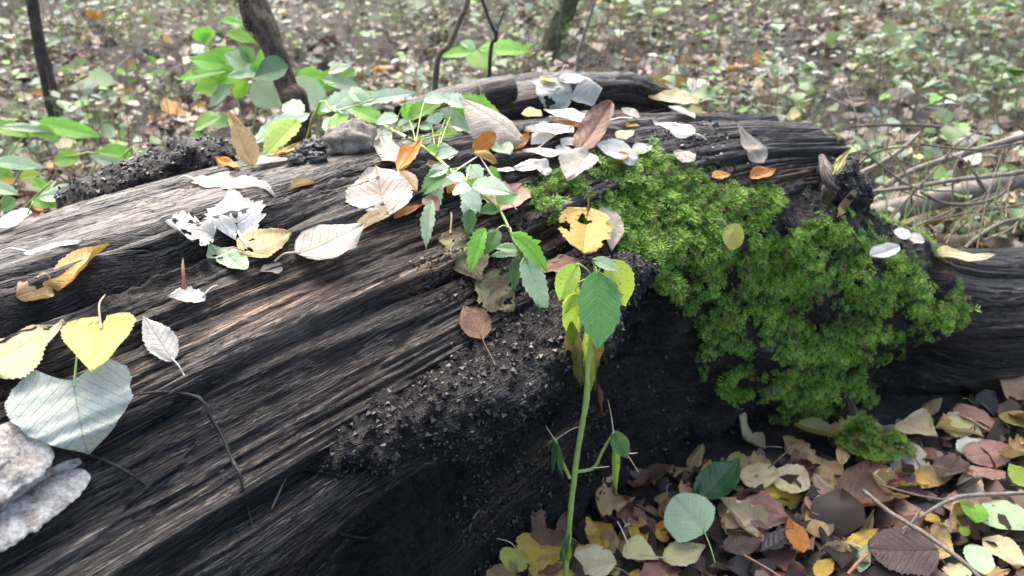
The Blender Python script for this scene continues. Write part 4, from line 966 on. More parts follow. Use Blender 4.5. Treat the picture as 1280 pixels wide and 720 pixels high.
# ------------------------------------------------------------------ moss
MOSS_POLYS = [[(655, 236), (668, 222), (700, 224), (712, 232), (735, 214), (762, 200), (800, 194), (836, 200), (868, 204), (900, 224), (960, 236), (1000, 260), (1060, 287), (1100, 302), (1160, 328), (1198, 352), (1212, 400), (1196, 412), (1150, 418), (1092, 424), (1082, 462), (1088, 500), (1062, 526), (1000, 536), (930, 502), (866, 466), (880, 420), (846, 372), (806, 336), (770, 322), (742, 296), (700, 272), (672, 266)],
              [(1050, 540), (1075, 526), (1110, 530), (1130, 552), (1120, 578), (1085, 584), (1060, 570)]]
def tri_sample(V, F, n):
    a, b, c = V[F[:, 0]], V[F[:, 1]], V[F[:, 2]]
    fn = np.cross(b-a, c-a); ar = np.linalg.norm(fn, axis=1)
    i = rng.choice(len(F), n, p=ar/ar.sum()); r1 = np.sqrt(rng.random(n))[:, None]; r2 = rng.random(n)[:, None]
    return a[i]*(1-r1)+b[i]*(r1*(1-r2))+c[i]*(r1*r2), fn[i]/(ar[i][:, None]+1e-15)
def tris(F): return np.concatenate([F[:, [0, 1, 2]], F[:, [0, 2, 3]]])
tv, tf = thin(Pd[:, :], 4, 3)
pts1, n1_ = tri_sample(tv[:], tris(tf)[np.flatnonzero((np.abs(tv[tris(tf)[:,0],0]-.2)<.35)&(tv[tris(tf)[:,0],1]>.75)&(tv[tris(tf)[:,0],2]>.1))], 160000)
pts2, n2_ = tri_sample(LV, tris(LF), 260000)
kv, kf = KV, tris(KF)
pts3, n3_ = tri_sample(Pg.reshape(-1, 3), tris(grid_faces(*Pg.shape[:2])), 10)
P_ = np.concatenate([pts1, pts2]); Nf = np.concatenate([n1_, n2_])
src = np.concatenate([np.zeros(len(pts1)), np.ones(len(pts2))])
cenr = np.where(src[:, None] == 0, np.array([0, 0, .15])+np.c_[P_[:, :2]-np.c_[np.zeros(len(P_)), np.zeros(len(P_))], 0*P_[:, 2]]*0, 0)
# outward orientation
lc = np.array(limb_path)
near = np.argmin(((P_[:, None, :2]-lc[None, :, :2])**2).sum(-1), 1)
outw = P_-np.c_[lc[near][:, :2], lc[near][:, 2]]
ax2 = (P_[:, :2]-A0)@AX; cl2 = np.c_[(A0+np.outer(ax2, AX)-.08*AP), np.full(len(P_), .2)]
outw = np.where(src[:, None] == 0, P_-cl2, outw)
Nf = np.where(((Nf*outw).sum(1) < 0)[:, None], -Nf, Nf)
px_, py_, dep_ = proj(P_)
wob = 9*fbm(P_[:, 0]*14, P_[:, 1]*14, P_[:, 2]*14, seed=201, octv=3)
facing = (Nf*(CO-P_)).sum(1) > -.02
mask = in_poly(px_+wob, py_+wob*.8, MOSS_POLYS[0]) & (facing | (src == 1))
mask |= (src == 1) & (~facing) & (P_[:, 0] > .22) & (P_[:, 0] < .63) & (P_[:, 2] > .10)      # the moss wraps over the limb's far side
# bare, rotten gaps inside the mat
gap = fbm(P_[:, 0]*17, P_[:, 1]*17, P_[:, 2]*20, seed=205, octv=3)
mask &= gap > -.19
# hide moss seeded inside the other body
def inside_other(P, k):
    return (k == 1) & (in_poly(P[:, 0], P[:, 1], [tuple(W(a, p, 0)[:2]) for a, p in ((.5, -.2), (.95, -.05), (.98, .24), (.86, .17), (.62, .12), (.5, .1))])) & (P[:, 2] < .40)
mask &= ~inside_other(P_, src)
idx = np.flatnonzero(mask); rng.shuffle(idx); idx = idx[:26000]
MP, MN = P_[idx], Nf[idx]
# a little mound of it on the litter at the log's foot
k = 1100
mc = PZ(1092, 560, .02); q = rng.normal(0, 1, (k, 2)); q /= np.maximum(1, np.linalg.norm(q, axis=1)/1.25)[:, None]
lump = 1+.5*fbm(q[:, 0]*.9, q[:, 1]*.9, seed=222, octv=2)
mp = np.c_[mc[0]+q[:, 0]*.031*lump, mc[1]+.012+q[:, 1]*.024*lump, .006+.038*np.exp(-(q**2).sum(1)*.6)*lump]
mn = np.c_[q*.5, np.ones(k)]; mn /= np.linalg.norm(mn, axis=1)[:, None]
# and a tuft on the sapling foot
k3 = 500; sc_ = gxy(-.43, 1.36); th_ = rng.uniform(0, 6.28, k3); hh_ = rng.uniform(0, .16, k3)
mp3 = np.c_[sc_[0]+.033*np.cos(th_)-hh_*.15, sc_[1]+.033*np.sin(th_), sc_[2]+hh_]; mn3 = np.c_[np.cos(th_), np.sin(th_), .3+0*th_]
def moss_template(npair, seed):
    r = np.random.default_rng(seed); V, F, tcol = [], [], []
    n = npair+1; s = np.linspace(0, 1, n)
    axp = np.stack([.18*s**2, .0*s, s-.28*s**2], -1); axp[:, 0] += .35*s**1.8; axp[:, 2] -= .25*s**2.2
    def quad(a, b, wv):
        i = len(V); V.extend([a-wv, a+wv, b]); F.append((i, i+1, i+2))
    for j in range(n-1):
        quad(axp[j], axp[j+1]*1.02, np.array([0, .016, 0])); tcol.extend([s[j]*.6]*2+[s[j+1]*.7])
    for j in range(1, n):
        ln = .30*math.sin(math.pi*min(.95, .18+.78*s[j]))+.06
        d = axp[j]-axp[j-1]; d /= np.linalg.norm(d)
        for sd in (-1, 1):
            e = d*.55+np.array([0, sd*1.0, 0])+r.normal(0, .22, 3)+np.array([0, 0, .12]); e /= np.linalg.norm(e)
            wv = np.cross(e, np.cross(d, np.array([0, sd, 0.0])) + 1e-6); wv = d*.034+r.normal(0, .006, 3)
            tip = axp[j]+e*ln*r.uniform(.8, 1.15); i = len(V)
            mid_ = axp[j]+e*ln*.5+np.array([0, 0, .02])
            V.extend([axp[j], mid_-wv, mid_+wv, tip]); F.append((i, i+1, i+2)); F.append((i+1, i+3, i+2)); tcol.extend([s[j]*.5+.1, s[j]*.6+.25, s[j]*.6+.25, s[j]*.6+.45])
    return np.array(V), np.array(F), np.array(tcol)
def moss_mesh(P, Nn_, size, seed, gravity=.55):
    rg = np.random.default_rng(seed); n = len(P)
    down = np.array([0, 0, -1.0])-Nn_*(-Nn_[:, 2])[:, None]
    lean = down*1.0+rg.normal(0, .45, (n, 3)); lean -= Nn_*(lean*Nn_).sum(1)[:, None]; lean /= np.linalg.norm(lean, axis=1)[:, None]+1e-9
    up = Nn_*rg.uniform(.55, 1.0, n)[:, None]+lean*rg.uniform(.1, gravity*1.6, n)[:, None]+np.array([0, 0, .28])
    up /= np.linalg.norm(up, axis=1)[:, None]
    lean = lean-up*(lean*up).sum(1)[:, None]; lean /= np.linalg.norm(lean, axis=1)[:, None]+1e-9
    sidev = np.cross(up, lean)
    clump = fbm(P[:, 0]*30, P[:, 1]*30, P[:, 2]*30, seed=210, octv=2)
    big = fbm(P[:, 0]*13, P[:, 1]*13, P[:, 2]*13, seed=214, octv=2)
    P = P+Nn_*(np.clip(big+.1, 0, 1)*.020+np.clip(clump, 0, 1)*.009)[:, None]*(.9)
    sz = size*rg.uniform(.5, 1.3, n)*(1+.55*np.clip(clump, -.8, 1))
    tm = [moss_template(8, 300+i) for i in range(6)]; which = rg.integers(0, 6, n)
    Vs, Fs, Cs, off = [], [], [], 0
    tone = rg.uniform(0, 1, n)*.45+.55*np.clip(.5+clump*.8, 0, 1)
    for t in range(6):
        ii = np.flatnonzero(which == t); v, f, tc = tm[t]
        B = np.stack([lean[ii], sidev[ii], up[ii]], 1)                       # (m,3,3) rows are axes
        w = (v[None]@B)*sz[ii][:, None, None]+P[ii][:, None]-Nn_[ii][:, None]*.002
        Vs.append(w.reshape(-1, 3)); Fs.append((f[None]+(np.arange(len(ii))*len(v))[:, None, None]+off).reshape(-1, 3)); off += w.shape[0]*len(v)
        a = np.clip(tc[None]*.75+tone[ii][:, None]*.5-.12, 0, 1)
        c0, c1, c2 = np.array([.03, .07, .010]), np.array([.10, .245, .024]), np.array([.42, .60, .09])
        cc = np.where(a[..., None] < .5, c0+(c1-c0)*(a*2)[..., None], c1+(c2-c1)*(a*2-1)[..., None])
        dry = (rg.random(len(ii))+.35*np.clip(-clump[ii], 0, 1) > .95)[:, None, None]
        cc = np.where(dry, np.array([.22, .17, .07]), cc)
        Cs.append(cc.reshape(-1, 3)*1.0)
    return np.concatenate(Vs), np.concatenate(Fs), np.concatenate(Cs)
def vcol_mat(name, rough=.55, trans=.3, spec=.35, noise_amt=.0):
    m, nt, b, out = newmat(name)
    at = N(nt, 'ShaderNodeAttribute', attribute_name='Col'); c = at.outputs['Color']
    nt.links.new(c, b.inputs['Base Color']); b.inputs['Roughness'].default_value = rough; b.inputs['Specular IOR Level'].default_value = spec
    if trans:
        tr = nt.nodes.new('ShaderNodeBsdfTranslucent'); nt.links.new(c, tr.inputs[0]); mx = nt.nodes.new('ShaderNodeMixShader'); mx.inputs[0].default_value = trans
        nt.links.new(b.outputs[0], mx.inputs[1]); nt.links.new(tr.outputs[0], mx.inputs[2]); nt.links.new(mx.outputs[0], out.inputs[0])
    return m
MAT_MOSS = vcol_mat('moss', .5, .35, .35); MAT_LITTER = vcol_mat('litter', .5, .18, .35)
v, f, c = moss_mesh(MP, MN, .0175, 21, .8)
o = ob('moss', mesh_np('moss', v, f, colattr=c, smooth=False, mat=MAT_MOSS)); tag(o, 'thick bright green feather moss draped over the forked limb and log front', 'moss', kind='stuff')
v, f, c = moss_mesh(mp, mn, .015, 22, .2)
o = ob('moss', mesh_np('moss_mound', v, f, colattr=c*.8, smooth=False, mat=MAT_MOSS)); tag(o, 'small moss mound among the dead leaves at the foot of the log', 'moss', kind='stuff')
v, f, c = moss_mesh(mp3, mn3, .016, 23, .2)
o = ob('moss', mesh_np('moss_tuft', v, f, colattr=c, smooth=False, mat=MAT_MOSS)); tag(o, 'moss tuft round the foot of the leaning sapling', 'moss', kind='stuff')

# crumbs of rotten wood
ch = crumb[::4, ::3]; tv2, tf2 = thin(Pd, 4, 3)
pc, ncr = tri_sample(tv2, tris(tf2), 110000); pl_, nl_ = tri_sample(LV, tris(LF), 16000); pb_, nb_ = tri_sample(BV, tris(BF), 1500); pk_, nk_ = tri_sample(KV, tris(KF), 2500); pe_, ne_ = tri_sample(EV, tris(EF), 5000)
from mathutils.kdtree import KDTree
ax_ = (pc[:, :2]-A0)@AX; ap_ = (pc[:, :2]-A0)@AP
okc = ((ax_ > .12) & (ap_ > .10+.10*(ax_ < .3)) & (ax_ < .85) & (fbm(pc[:, 0]*16, pc[:, 1]*16, pc[:, 2]*16, seed=77, octv=3) > -.08))
pp = np.concatenate([pc[okc][:14000], pl_[(pl_[:, 0] > .1) & (pl_[:, 0] < .6)][:6000], pb_, pk_, pe_])
n = len(pp); oc = np.array([[1, 0, 0], [-1, 0, 0], [0, 1, 0], [0, -1, 0], [0, 0, 1], [0, 0, -1]], float); of = np.array([[0, 2, 4], [2, 1, 4], [1, 3, 4], [3, 0, 4], [2, 0, 5], [1, 2, 5], [3, 1, 5], [0, 3, 5]])
ax3 = rng.normal(0, 1, (n, 3, 3)); q, _ = np.linalg.qr(ax3); szs = np.clip(np.exp(rng.normal(math.log(.0017), .5, n)), .0006, .0032)
stretch = rng.uniform(.5, 1.6, (n, 1, 3))
v = (oc[None]*stretch*rng.uniform(.7, 1.2, (n, 6, 1)))@q*szs[:, None, None]+pp[:, None]
cc = np.exp(rng.normal(math.log(.013), .8, (n, 1, 1)))*np.array([1.15, .95, .8])*np.ones((n, 6, 1)); cc = np.clip(cc, .006, .28)
o = ob('wood_crumbs', mesh_np('wood_crumbs', v.reshape(-1, 3), (of[None]+(np.arange(n)*6)[:, None, None]).reshape(-1, 3), colattr=cc.reshape(-1, 3), smooth=False, mat=vcol_mat('crumb', .4, 0, .5)))
tag(o, 'black and brown crumbs of rotten wood on the mouldering front', 'crumbs', kind='stuff')

# splinters lifting off the weathered grain
ui = rng.integers(20, Pd.shape[0]-14, 60000); vi = rng.integers(70, Pd.shape[1]-80, 60000)
pk2 = Pd[ui, vi]; nk2 = Nn[ui, vi]; tk2 = tang[ui, vi]
ok = (crumb[ui, vi] < .5) & (perlin(UM[ui, vi]*3.5, VM[ui, vi]*12, seed=231) > .05) & (nk2[:, 2] > -.2) & (UM[ui, vi] > .55)
pk2, nk2, tk2 = pk2[ok][:1800], nk2[ok][:1800], tk2[ok][:1800]; n = len(pk2)
ls = np.exp(rng.normal(math.log(.016), .55, n)); ws_ = rng.uniform(.00025, .0007, n)
t_ = tk2+rng.normal(0, .09, (n, 3)); t_ /= np.linalg.norm(t_, axis=1)[:, None]; s_ = np.cross(t_, nk2)
sg = np.where(rng.random(n) < .5, 1, -1)[:, None]; base_ = pk2-nk2*.0008; tip_ = pk2+t_*sg*ls[:, None]+nk2*(rng.uniform(.0005, .0025, n))[:, None]
midp_ = (base_+tip_)/2+nk2*(ws_*.8)[:, None]
v = np.stack([base_-s_*ws_[:, None], base_+s_*ws_[:, None], midp_-s_*ws_[:, None]*.8, midp_+s_*ws_[:, None]*.8, tip_, midp_-nk2*ws_[:, None]], 1)
f6 = np.array([[0, 1, 3], [0, 3, 2], [2, 3, 4], [0, 2, 5], [1, 5, 3], [2, 4, 5], [3, 5, 4], [0, 5, 1]])
cc = np.exp(rng.normal(math.log(.04), .8, (n, 1, 1)))*np.array([1.15, .95, .78])*np.ones((n, 6, 1)); cc = np.clip(cc, .01, .36)
o = ob('wood_splinters', mesh_np('wood_splinters', v.reshape(-1, 3), (f6[None]+(np.arange(n)*6)[:, None, None]).reshape(-1, 3), colattr=cc.reshape(-1, 3), smooth=False, mat=vcol_mat('splinter', .6, 0, .35)))
tag(o, 'fine splinters lifting off the weathered grain of the log', 'splinters', kind='stuff')
# ------------------------------------------------------------------ dead leaves on the ground at the foot of the log
GG = 'dead leaves at the foot of the log'
def G(B, T, w, shape, colr, label, **kw):
    k = dict(group=GG, up=.75, lift=.0); k.update(kw)
    return fallen(B, T, w, shape, colr, label, **k)
MARKS = [(676, 694, 'tan-yellow speckled leaf'), (752, 672, 'clear yellow rounded leaf'), (740, 705, 'cream leaf at the lower edge'), (800, 692, 'bright yellow torn leaf'), (853, 697, 'pale yellow pointed leaf'), (876, 648, 'large grey-green leaf'), (897, 606, 'glossy dark green leaf'),
 (946, 600, 'holed cream leaf'), (790, 645, 'mauve-brown leaf under the side shoot'), (956, 642, 'pinkish crumpled leaf'), (1020, 556, 'olive curled leaf'), (1030, 634, 'mauve leaf with the green patch'), (1078, 630, 'brown bowl-shaped leaf'), (1092, 604, 'dark red spotted leaf'), (1132, 692, 'big dark brown round leaf'),
 (994, 678, 'standing orange-brown leaf'), (975, 686, 'blackened torn leaf'), (1092, 556, 'moss mound'), (1148, 542, 'cream leaf by the moss mound'), (1216, 528, 'dusky brown leaf by the hollow'), (1230, 570, 'rosy pink leaf'), (1184, 590, 'purplish-brown leaf'), (1211, 648, 'fresh green rounded leaf'), (1255, 650, 'large dull green leaf'), (1224, 702, 'mottled green round leaf'), (1255, 694, 'long cream leaf'), (1160, 640, 'fork of the pale twig'), (708, 715, 'seedling stem')]
_used = set()
def by_mark(kind, x, y, marks, tail=''):
    order = sorted(marks, key=lambda m: (m[0]-x)**2+(m[1]-y)**2)
    for m in order[:8]:
        dx, dy = x-m[0], y-m[1]
        rel = ('right of' if dx > 0 else 'left of') if abs(dx) > 1.2*abs(dy) else ('in front of' if dy > 0 else 'behind')
        lb = '%s %s the %s%s' % (kind, rel, m[2], tail)
        if lb not in _used: _used.add(lb); return lb
    return lb
# filler leaves first (lowest layer), then the ones that can be told apart on top
FILL = [('brown', 'wet brown leaf lying'), ('bark', 'dark wet leaf lying'), ('pink', 'pinkish brown leaf lying'), ('tan', 'tan leaf lying'),
        ('yellow', 'ochre yellow leaf lying'), ('cream', 'cream leaf lying'), ('russet', 'russet leaf lying'), ('greige', 'grey-beige leaf lying')]
fw = np.array([.22, .10, .13, .22, .06, .13, .08, .06])
foot = [(600, 720), (660, 668), (740, 622), (800, 596), (870, 572), (930, 568), (1000, 552), (1060, 545), (1140, 520), (1200, 500), (1290, 488), (1300, 760), (590, 760)]
cnt = 0; grid = []
fr = np.random.default_rng(55)
while cnt < 120:
    x, y = fr.uniform(600, 1290), fr.uniform(490, 735)
    if not in_poly(np.array([x]), np.array([y]), foot)[0]: continue
    if any((x-a)**2+((y-b)*1.3)**2 < 22**2 for a, b in grid): continue
    if hit(x, y)[0][2] > .05: continue
    grid.append((x, y)); cnt += 1
    p = PZ(x, y, .0); ang = fr.uniform(0, 6.28); Lw = fr.uniform(.026, .066)
    q = p+np.array([math.cos(ang)*Lw, math.sin(ang)*Lw, 0])
    qx, qy, qd = proj(q)
    i = fr.choice(8, p=fw)
    G((x, y), (float(qx), float(qy)), fr.uniform(.55, .9)*Lw*FPX/qd, fr.choice(['ovate', 'deltoid', 'round', 'ovate']), FILL[i][0], by_mark(FILL[i][1], (x+qx)/2, (y+qy)/2, MARKS), lift=fr.uniform(-.004, .030), tilt=fr.uniform(-.35, .35), roll=fr.uniform(-1.3, 1.5), bend=fr.uniform(-.7, .9), ns=20, nt=5, wav=fr.uniform(.06, .16), nib=fr.choice([0, 0, .3, .5]), stalk='auto' if fr.random() < .4 else None)
# shallow bed the upper leaves rest on
UPZ = .016
def H(B, T, w, shape, colr, label, h=UPZ, **kw):
    k = dict(tilt=fr.uniform(-.25, .25)); k.update(kw)
    o = G(B, T, w, shape, colr, label, **k)
    # slide towards the viewer's eye line so that the leaf rides on the litter and keeps its place in view
    d = CO-np.array(o.location); o.location = Vector(np.array(o.location)+d/np.linalg.norm(d)*h*1.5); return o
H((650, 690), (636, 718), 36, 'ovate', 'ygreen', 'yellow-green leaf with black spots in front of the seedling stem foot', stalk=(622, 676), nib=.2)
H((674, 672), (676, 716), 58, 'round', 'yellow', 'tan-yellow speckled leaf left of the seedling stem foot', stalk=(682, 648))
H((660, 714), (716, 722), 26, 'ovate', 'yellow', 'yellow leaf cut by the lower picture edge at the seedling foot')
H((748, 655), (752, 692), 36, 'round', 'yellow', 'clear yellow rounded leaf right of the seedling stem', lift=.008)
H((770, 706), (712, 700), 40, 'ovate', 'cream', 'cream leaf at the lower edge right of the seedling stem')
H((792, 650), (806, 682), 26, 'ovate', 'yellow', 'narrow ochre leaf between the clear yellow leaf and the pink one')
H((782, 682), (822, 700), 34, 'deltoid', 'paleyel', 'bright yellow torn leaf near the lower edge')
H((828, 702), (878, 690), 30, 'ovate', 'paleyel', 'pale yellow pointed leaf near the lower edge', stalk=(800, 696))
H((882, 668), (842, 640), 56, 'round', 'mint', 'large grey-green rounded leaf with a pale drooping stalk', h=.034, stalk=(893, 704), lift=.014, ser=.04, teeth=22, roll=-.2, wav=.03, ns=50)
H((874, 626), (920, 590), 50, 'ovate', 'dark', 'glossy dark green leaf behind the grey-green rounded leaf', roll=.3, lift=.008)
H((906, 582), (936, 590), 28, 'ovate', 'olive', 'olive leaf behind the holed cream leaf')
H((925, 600), (970, 602), 36, 'round', 'cream', 'cream leaf with a small dark hole in front of the moss', holes=((.42, 0, .05),), lift=.008, ns=44)
H((806, 660), (770, 636), 30, 'ovate', 'pink', 'mauve-brown leaf lying under the tip of the side shoot')
H((824, 648), (852, 630), 28, 'ovate', 'brown', 'red-brown leaf left of the grey-green rounded leaf')
H((818, 662), (856, 662), 16, 'ovate', 'orange', 'narrow orange leaf left of the grey-green rounded leaf')
H((834, 680), (820, 666), 14, 'ovate', 'yellow', 'small bright yellow leaf above the pale yellow pointed leaf')
H((932, 642), (908, 662), 30, 'ovate', 'cream', 'crumpled cream leaf right of the grey-green rounded leaf', wav=.14)
H((928, 632), (984, 650), 40, 'ovate', 'pink', 'pinkish crumpled leaf in the middle of the litter', wav=.14)
H((1012, 612), (960, 596), 36, 'ovate', 'cream', 'cream and yellow leaf below the olive curled leaf')
H((1048, 548), (988, 556), 44, 'ovate', 'olive', 'olive-yellow leaf curled up against the log foot', lift=.02, roll=.9, ser=.03)
H((1050, 584), (1056, 548), 18, 'ovate', 'tan', 'tan curled leaf edge beside the olive-yellow leaf', lift=.01)
H((1012, 616), (1046, 654), 40, 'ovate', 'pink', 'mauve leaf with a green patch left of the brown bowl-shaped leaf', ser=.04)
H((1022, 622), (1032, 640), 20, 'ovate', 'mint', 'small pale green leaf on the mauve leaf', h=.022)
H((1044, 636), (1112, 628), 62, 'round', 'brown', 'brown bowl-shaped leaf with a pale rim', roll=1.0, fold=.3)
H((1050, 604), (1132, 606), 40, 'ovate', 'russet', 'dark red spotted leaf behind the brown bowl-shaped leaf', lift=.006)
H((1172, 690), (1088, 692), 62, 'round', 'bark', 'big dark brown round leaf at the lower edge', roll=-.25, fold=.02, wav=.03, h=.026)
H((1032, 676), (1008, 642), 26, 'ovate', 'tan', 'tan leaf left of the ochre leaf')
H((1004, 694), (984, 660), 26, 'ovate', 'orange', 'orange-brown leaf standing on edge in the litter', lift=.014)
H((1060, 690), (1094, 668), 32, 'ovate', 'yellow', 'ochre leaf behind the big dark brown round leaf')
H((1074, 718), (1082, 688), 22, 'ovate', 'mint', 'pale green leaf edge left of the big dark brown round leaf')
H((950, 692), (1000, 668), 34, 'ovate', 'black', 'blackened leaf with a torn edge near the lower edge', nib=.4)
H((905, 690), (950, 676), 34, 'ovate', 'bark', 'dark brown leaf right of the pale drooping stalk')
H((1018, 722), (1040, 704), 24, 'ovate', 'yellow', 'yellow leaf at the lower edge by the blackened leaf')
H((1128, 528), (1168, 556), 44, 'deltoid', 'cream', 'cream leaf right of the moss mound', lift=.008)
H((1198, 508), (1234, 546), 40, 'ovate', 'pink', 'dusky brown leaf against the dark hollow of the log', lift=.006)
H((1214, 546), (1176, 530), 28, 'ovate', 'paleyel', 'cream and ochre leaf below the dark hollow')
H((1206, 574), (1256, 568), 42, 'round', 'pink', 'rosy pink rounded leaf at the right side of the litter', lift=.008)
H((1196, 572), (1172, 610), 46, 'ovate', 'bark', 'dark purplish-brown leaf in front of the rosy pink leaf', lift=.012)
H((1134, 556), (1158, 604), 34, 'ovate', 'greige', 'pale beige leaf left of the purplish-brown leaf')
H((1112, 580), (1148, 592), 26, 'ovate', 'white', 'whitish leaf under the moss mound')
H((1196, 566), (1224, 556), 26, 'ovate', 'sage', 'grey-blue leaf left of the rosy pink leaf')
H((1256, 594), (1196, 600), 26, 'ovate', 'pink', 'pale-edged leaf over a dark gap at the right', lift=.012)
H((1258, 552), (1290, 580), 30, 'ovate', 'brown', 'chestnut brown leaf at the right picture edge')
H((1250, 520), (1290, 542), 36, 'ovate', 'olive', 'olive and cream leaf at the right edge below the limb')
H((1238, 536), (1206, 526), 24, 'ovate', 'cream', 'cream leaf between the dusky brown and the olive leaf')
H((1210, 630), (1212, 666), 40, 'round', 'bright', 'fresh green rounded leaf right of the twig', ser=.03, lift=.010, h=.024)
H((1228, 632), (1284, 672), 52, 'ovate', 'mint', 'large dull green leaf behind the fresh green rounded leaf', ser=.02)
H((1218, 684), (1228, 718), 38, 'round', 'mint', 'mottled green round leaf at the lower right')
H((1228, 676), (1282, 712), 34, 'ovate', 'cream', 'long cream leaf right of the mottled green round leaf')
H((1284, 612), (1258, 592), 26, 'ovate', 'lime', 'vivid lime-green leaf tip at the right picture edge', lift=.012, h=.024)
H((1210, 672), (1198, 662), 12, 'ovate', 'lime', 'tiny lime leaf between the two green leaves')

def gtwig(pts, r, label, mat=None, name='twig', group='twigs', seed=1):
    P = []
    for x, y, h in pts: p = PZ(x, y, h); P.append(p)
    o = tube_obj(name, P, r, mat or MAT_TWIG_BROWN, seed=seed); tag(o, label, 'twig', group); return o
gtwig([(1300, 616, .05), (1240, 618, .05), (1196, 622, .05), (1160, 640, .045), (1128, 662, .03)], [.0026, .0026, .003, .002, .0015], 'pale brown forked twig across the litter at the right', MAT_TWIG_GREY, seed=21)
gtwig([(1078, 612, .05), (1112, 640, .05), (1160, 670, .05), (1206, 704, .048), (1232, 730, .04)], [.0022, .0028, .0028, .0026, .0022], 'grey twig running to the lower right corner over the dark leaf', MAT_TWIG_GREY, seed=22)
gtwig([(1100, 606, .04), (1150, 620, .048), (1190, 626, .05)], [.0014, .0016, .0018], 'thin twig meeting the forked twig', MAT_TWIG_BROWN, seed=23)
gtwig([(1150, 636, .046), (1140, 652, .045), (1128, 668, .04)], [.0016, .0014, .001], 'short pale twig standing before the grey twig', MAT_TWIG_GREY, seed=24)
gtwig([(930, 694, .03), (955, 708, .03), (980, 724, .028)], [.0012, .0012, .001], 'thin pinkish twig near the lower edge', PM['red'], seed=25)
gtwig([(772, 652, .03), (778, 664, .03), (784, 678, .024)], [.0008, .0009, .0009], 'short white stalk among the yellow leaves', PM['white'], seed=26)
gtwig([(960, 586, .03), (975, 572, .045), (990, 560, .05)], [.0012, .0011, .0009], 'dark twig behind the holed cream leaf', MAT_TWIG_BROWN, seed=27)
gtwig([(1060, 718, .03), (1072, 704, .035), (1084, 692, .03)], [.0022, .0022, .002], 'stubby pink twig at the lower edge', PM['red'], seed=28)
# ------------------------------------------------------------------ behind the log: saplings, branches, plants, litter
MAT_BARK = bark_mat('furrowed_bark', (.018, .012, .008), (.06, .040, .024), (.17, .12, .07), 34, .8)
MAT_BARK_D = bark_mat('dark_bark', (.018, .013, .012), (.04, .028, .024), (.085, .065, .05), 30, .7)
def sapling(label, pts, r, mat, branches=(), n=22, seed=1, rough=.3, group=None, name='sapling'):
    e = empty(name, tuple(pts[0])); tag(e, label, 'tree', group); bpy.context.view_layer.update()
    V, F, uv = tube_geo(pts, r, n*2, 22, True, seed, rough*.12, .13 if rough > .2 else .05)
    child(ob('trunk', mesh_np('trunk', V, F, uv=uv, mat=mat)), e)
    for bp, br in branches: tube_obj('branch', bp, br, mat, e, 6, 5, seed+3, .2)
    return e
def ext(pts, h): # carry a trunk on upwards past the picture
    a, b = np.asarray(pts[-2]), np.asarray(pts[-1]); d = (b-a)/np.linalg.norm(b-a); d = d*.6+np.array([0, 0, .5]); d /= np.linalg.norm(d)
    return pts+[b+d*h*.5+np.array([.03, .02, 0]), b+d*h+np.array([-.04, .05, 0])]
def twigs_up(p, r, seed, k=5):
    rg = np.random.default_rng(seed); out = []
    p = np.asarray(p[-2:]); 
    for i in range(k):
        a = p[0]+(p[1]-p[0])*rg.random(); d = np.r_[rg.normal(0, .35, 2), rg.uniform(.2, .5)]
        out.append(([a, a+d*.5+np.array([0, 0, .02]), a+d*1.1], [r*.5, r*.35, r*.12]))
    return out
t1 = [gxy(-.405, 1.36), PY(371, 150, 1.37), PY(362, 118, 1.38), PY(350, 82, 1.40), PY(335, 42, 1.42), PY(319, 6, 1.44), PY(312, -14, 1.46)]
t1x = ext(t1, 1.3)
sapling('leaning sapling with ridged brown bark behind the log', t1x, [.023, .0195, .017, .0165, .0175, .0195, .020, .018, .010], MAT_BARK, twigs_up(t1x, .012, 4), 26, 5, .42)
y2 = 2.35
t2 = [gxy(*(PY(60, 108, y2)[:2])), PY(56, 84, y2), PY(48, 50, y2), PY(42, 14, y2), PY(38, -16, y2)]; t2x = ext(t2, 1.2)
sapling('thin dark sapling stem near the left picture edge', t2x, [.020, .017, .015, .014, .014, .011, .006], MAT_BARK_D, twigs_up(t2x, .008, 5), 16, 6, .25)
y3 = 3.3
t3 = [gxy(*(PY(690, 52, y3)[:2])), PY(694, 38, y3), PY(704, 14, y3), PY(714, -8, y3)]; t3x = ext(t3, 1.6)
sapling('mossy leaning young trunk at the top of the picture', t3x, [.045, .038, .034, .032, .024, .012], bark_mat('mossy_bark', (.03, .03, .015), (.07, .075, .03), (.14, .14, .06), 24, .8), twigs_up(t3x, .015, 6), 18, 7, .3)
y4 = 1.75
t4 = [gxy(*(PY(534, 118, y4)[:2])), PY(545, 92, y4), PY(562, 56, y4), PY(576, 22, y4), PY(588, -12, y4)]; t4x = ext(t4, .7)
sapling('slim grey-brown rod slanting up behind the log', t4x, [.0068, .0064, .006, .0056, .0052, .004, .003], MAT_TWIG_BROWN, [], 9, 8, .15)
y5 = 1.6
t5 = [gxy(*(PY(606, 118, y5)[:2])), PY(612, 84, y5), PY(620, 48, y5), PY(612, 26, y5), PY(600, -8, y5)]
sapling('thin crooked dark stem beside the slanting rod', t5, [.004, .0038, .0035, .0030, .0024], MAT_BARK_D, [([PY(620, 48, y5), PY(624, 30, y5), PY(634, 4, y5)], [.0022, .0018, .001])], 8, 9, .1)
y6 = 2.2
t6 = [gxy(*(PY(718, 100, y6)[:2])), PY(722, 78, y6), PY(730, 44, y6), PY(742, 6, y6), PY(746, -12, y6)]
sapling('pale dry stalk standing behind the top of the log', t6, [.005, .0045, .004, .0035, .003], MAT_TWIG_GREY, [([PY(728, 52, y6), PY(748, 36, y6), PY(757, 14, y6)], [.002, .0017, .001])], 7, 10, .1)

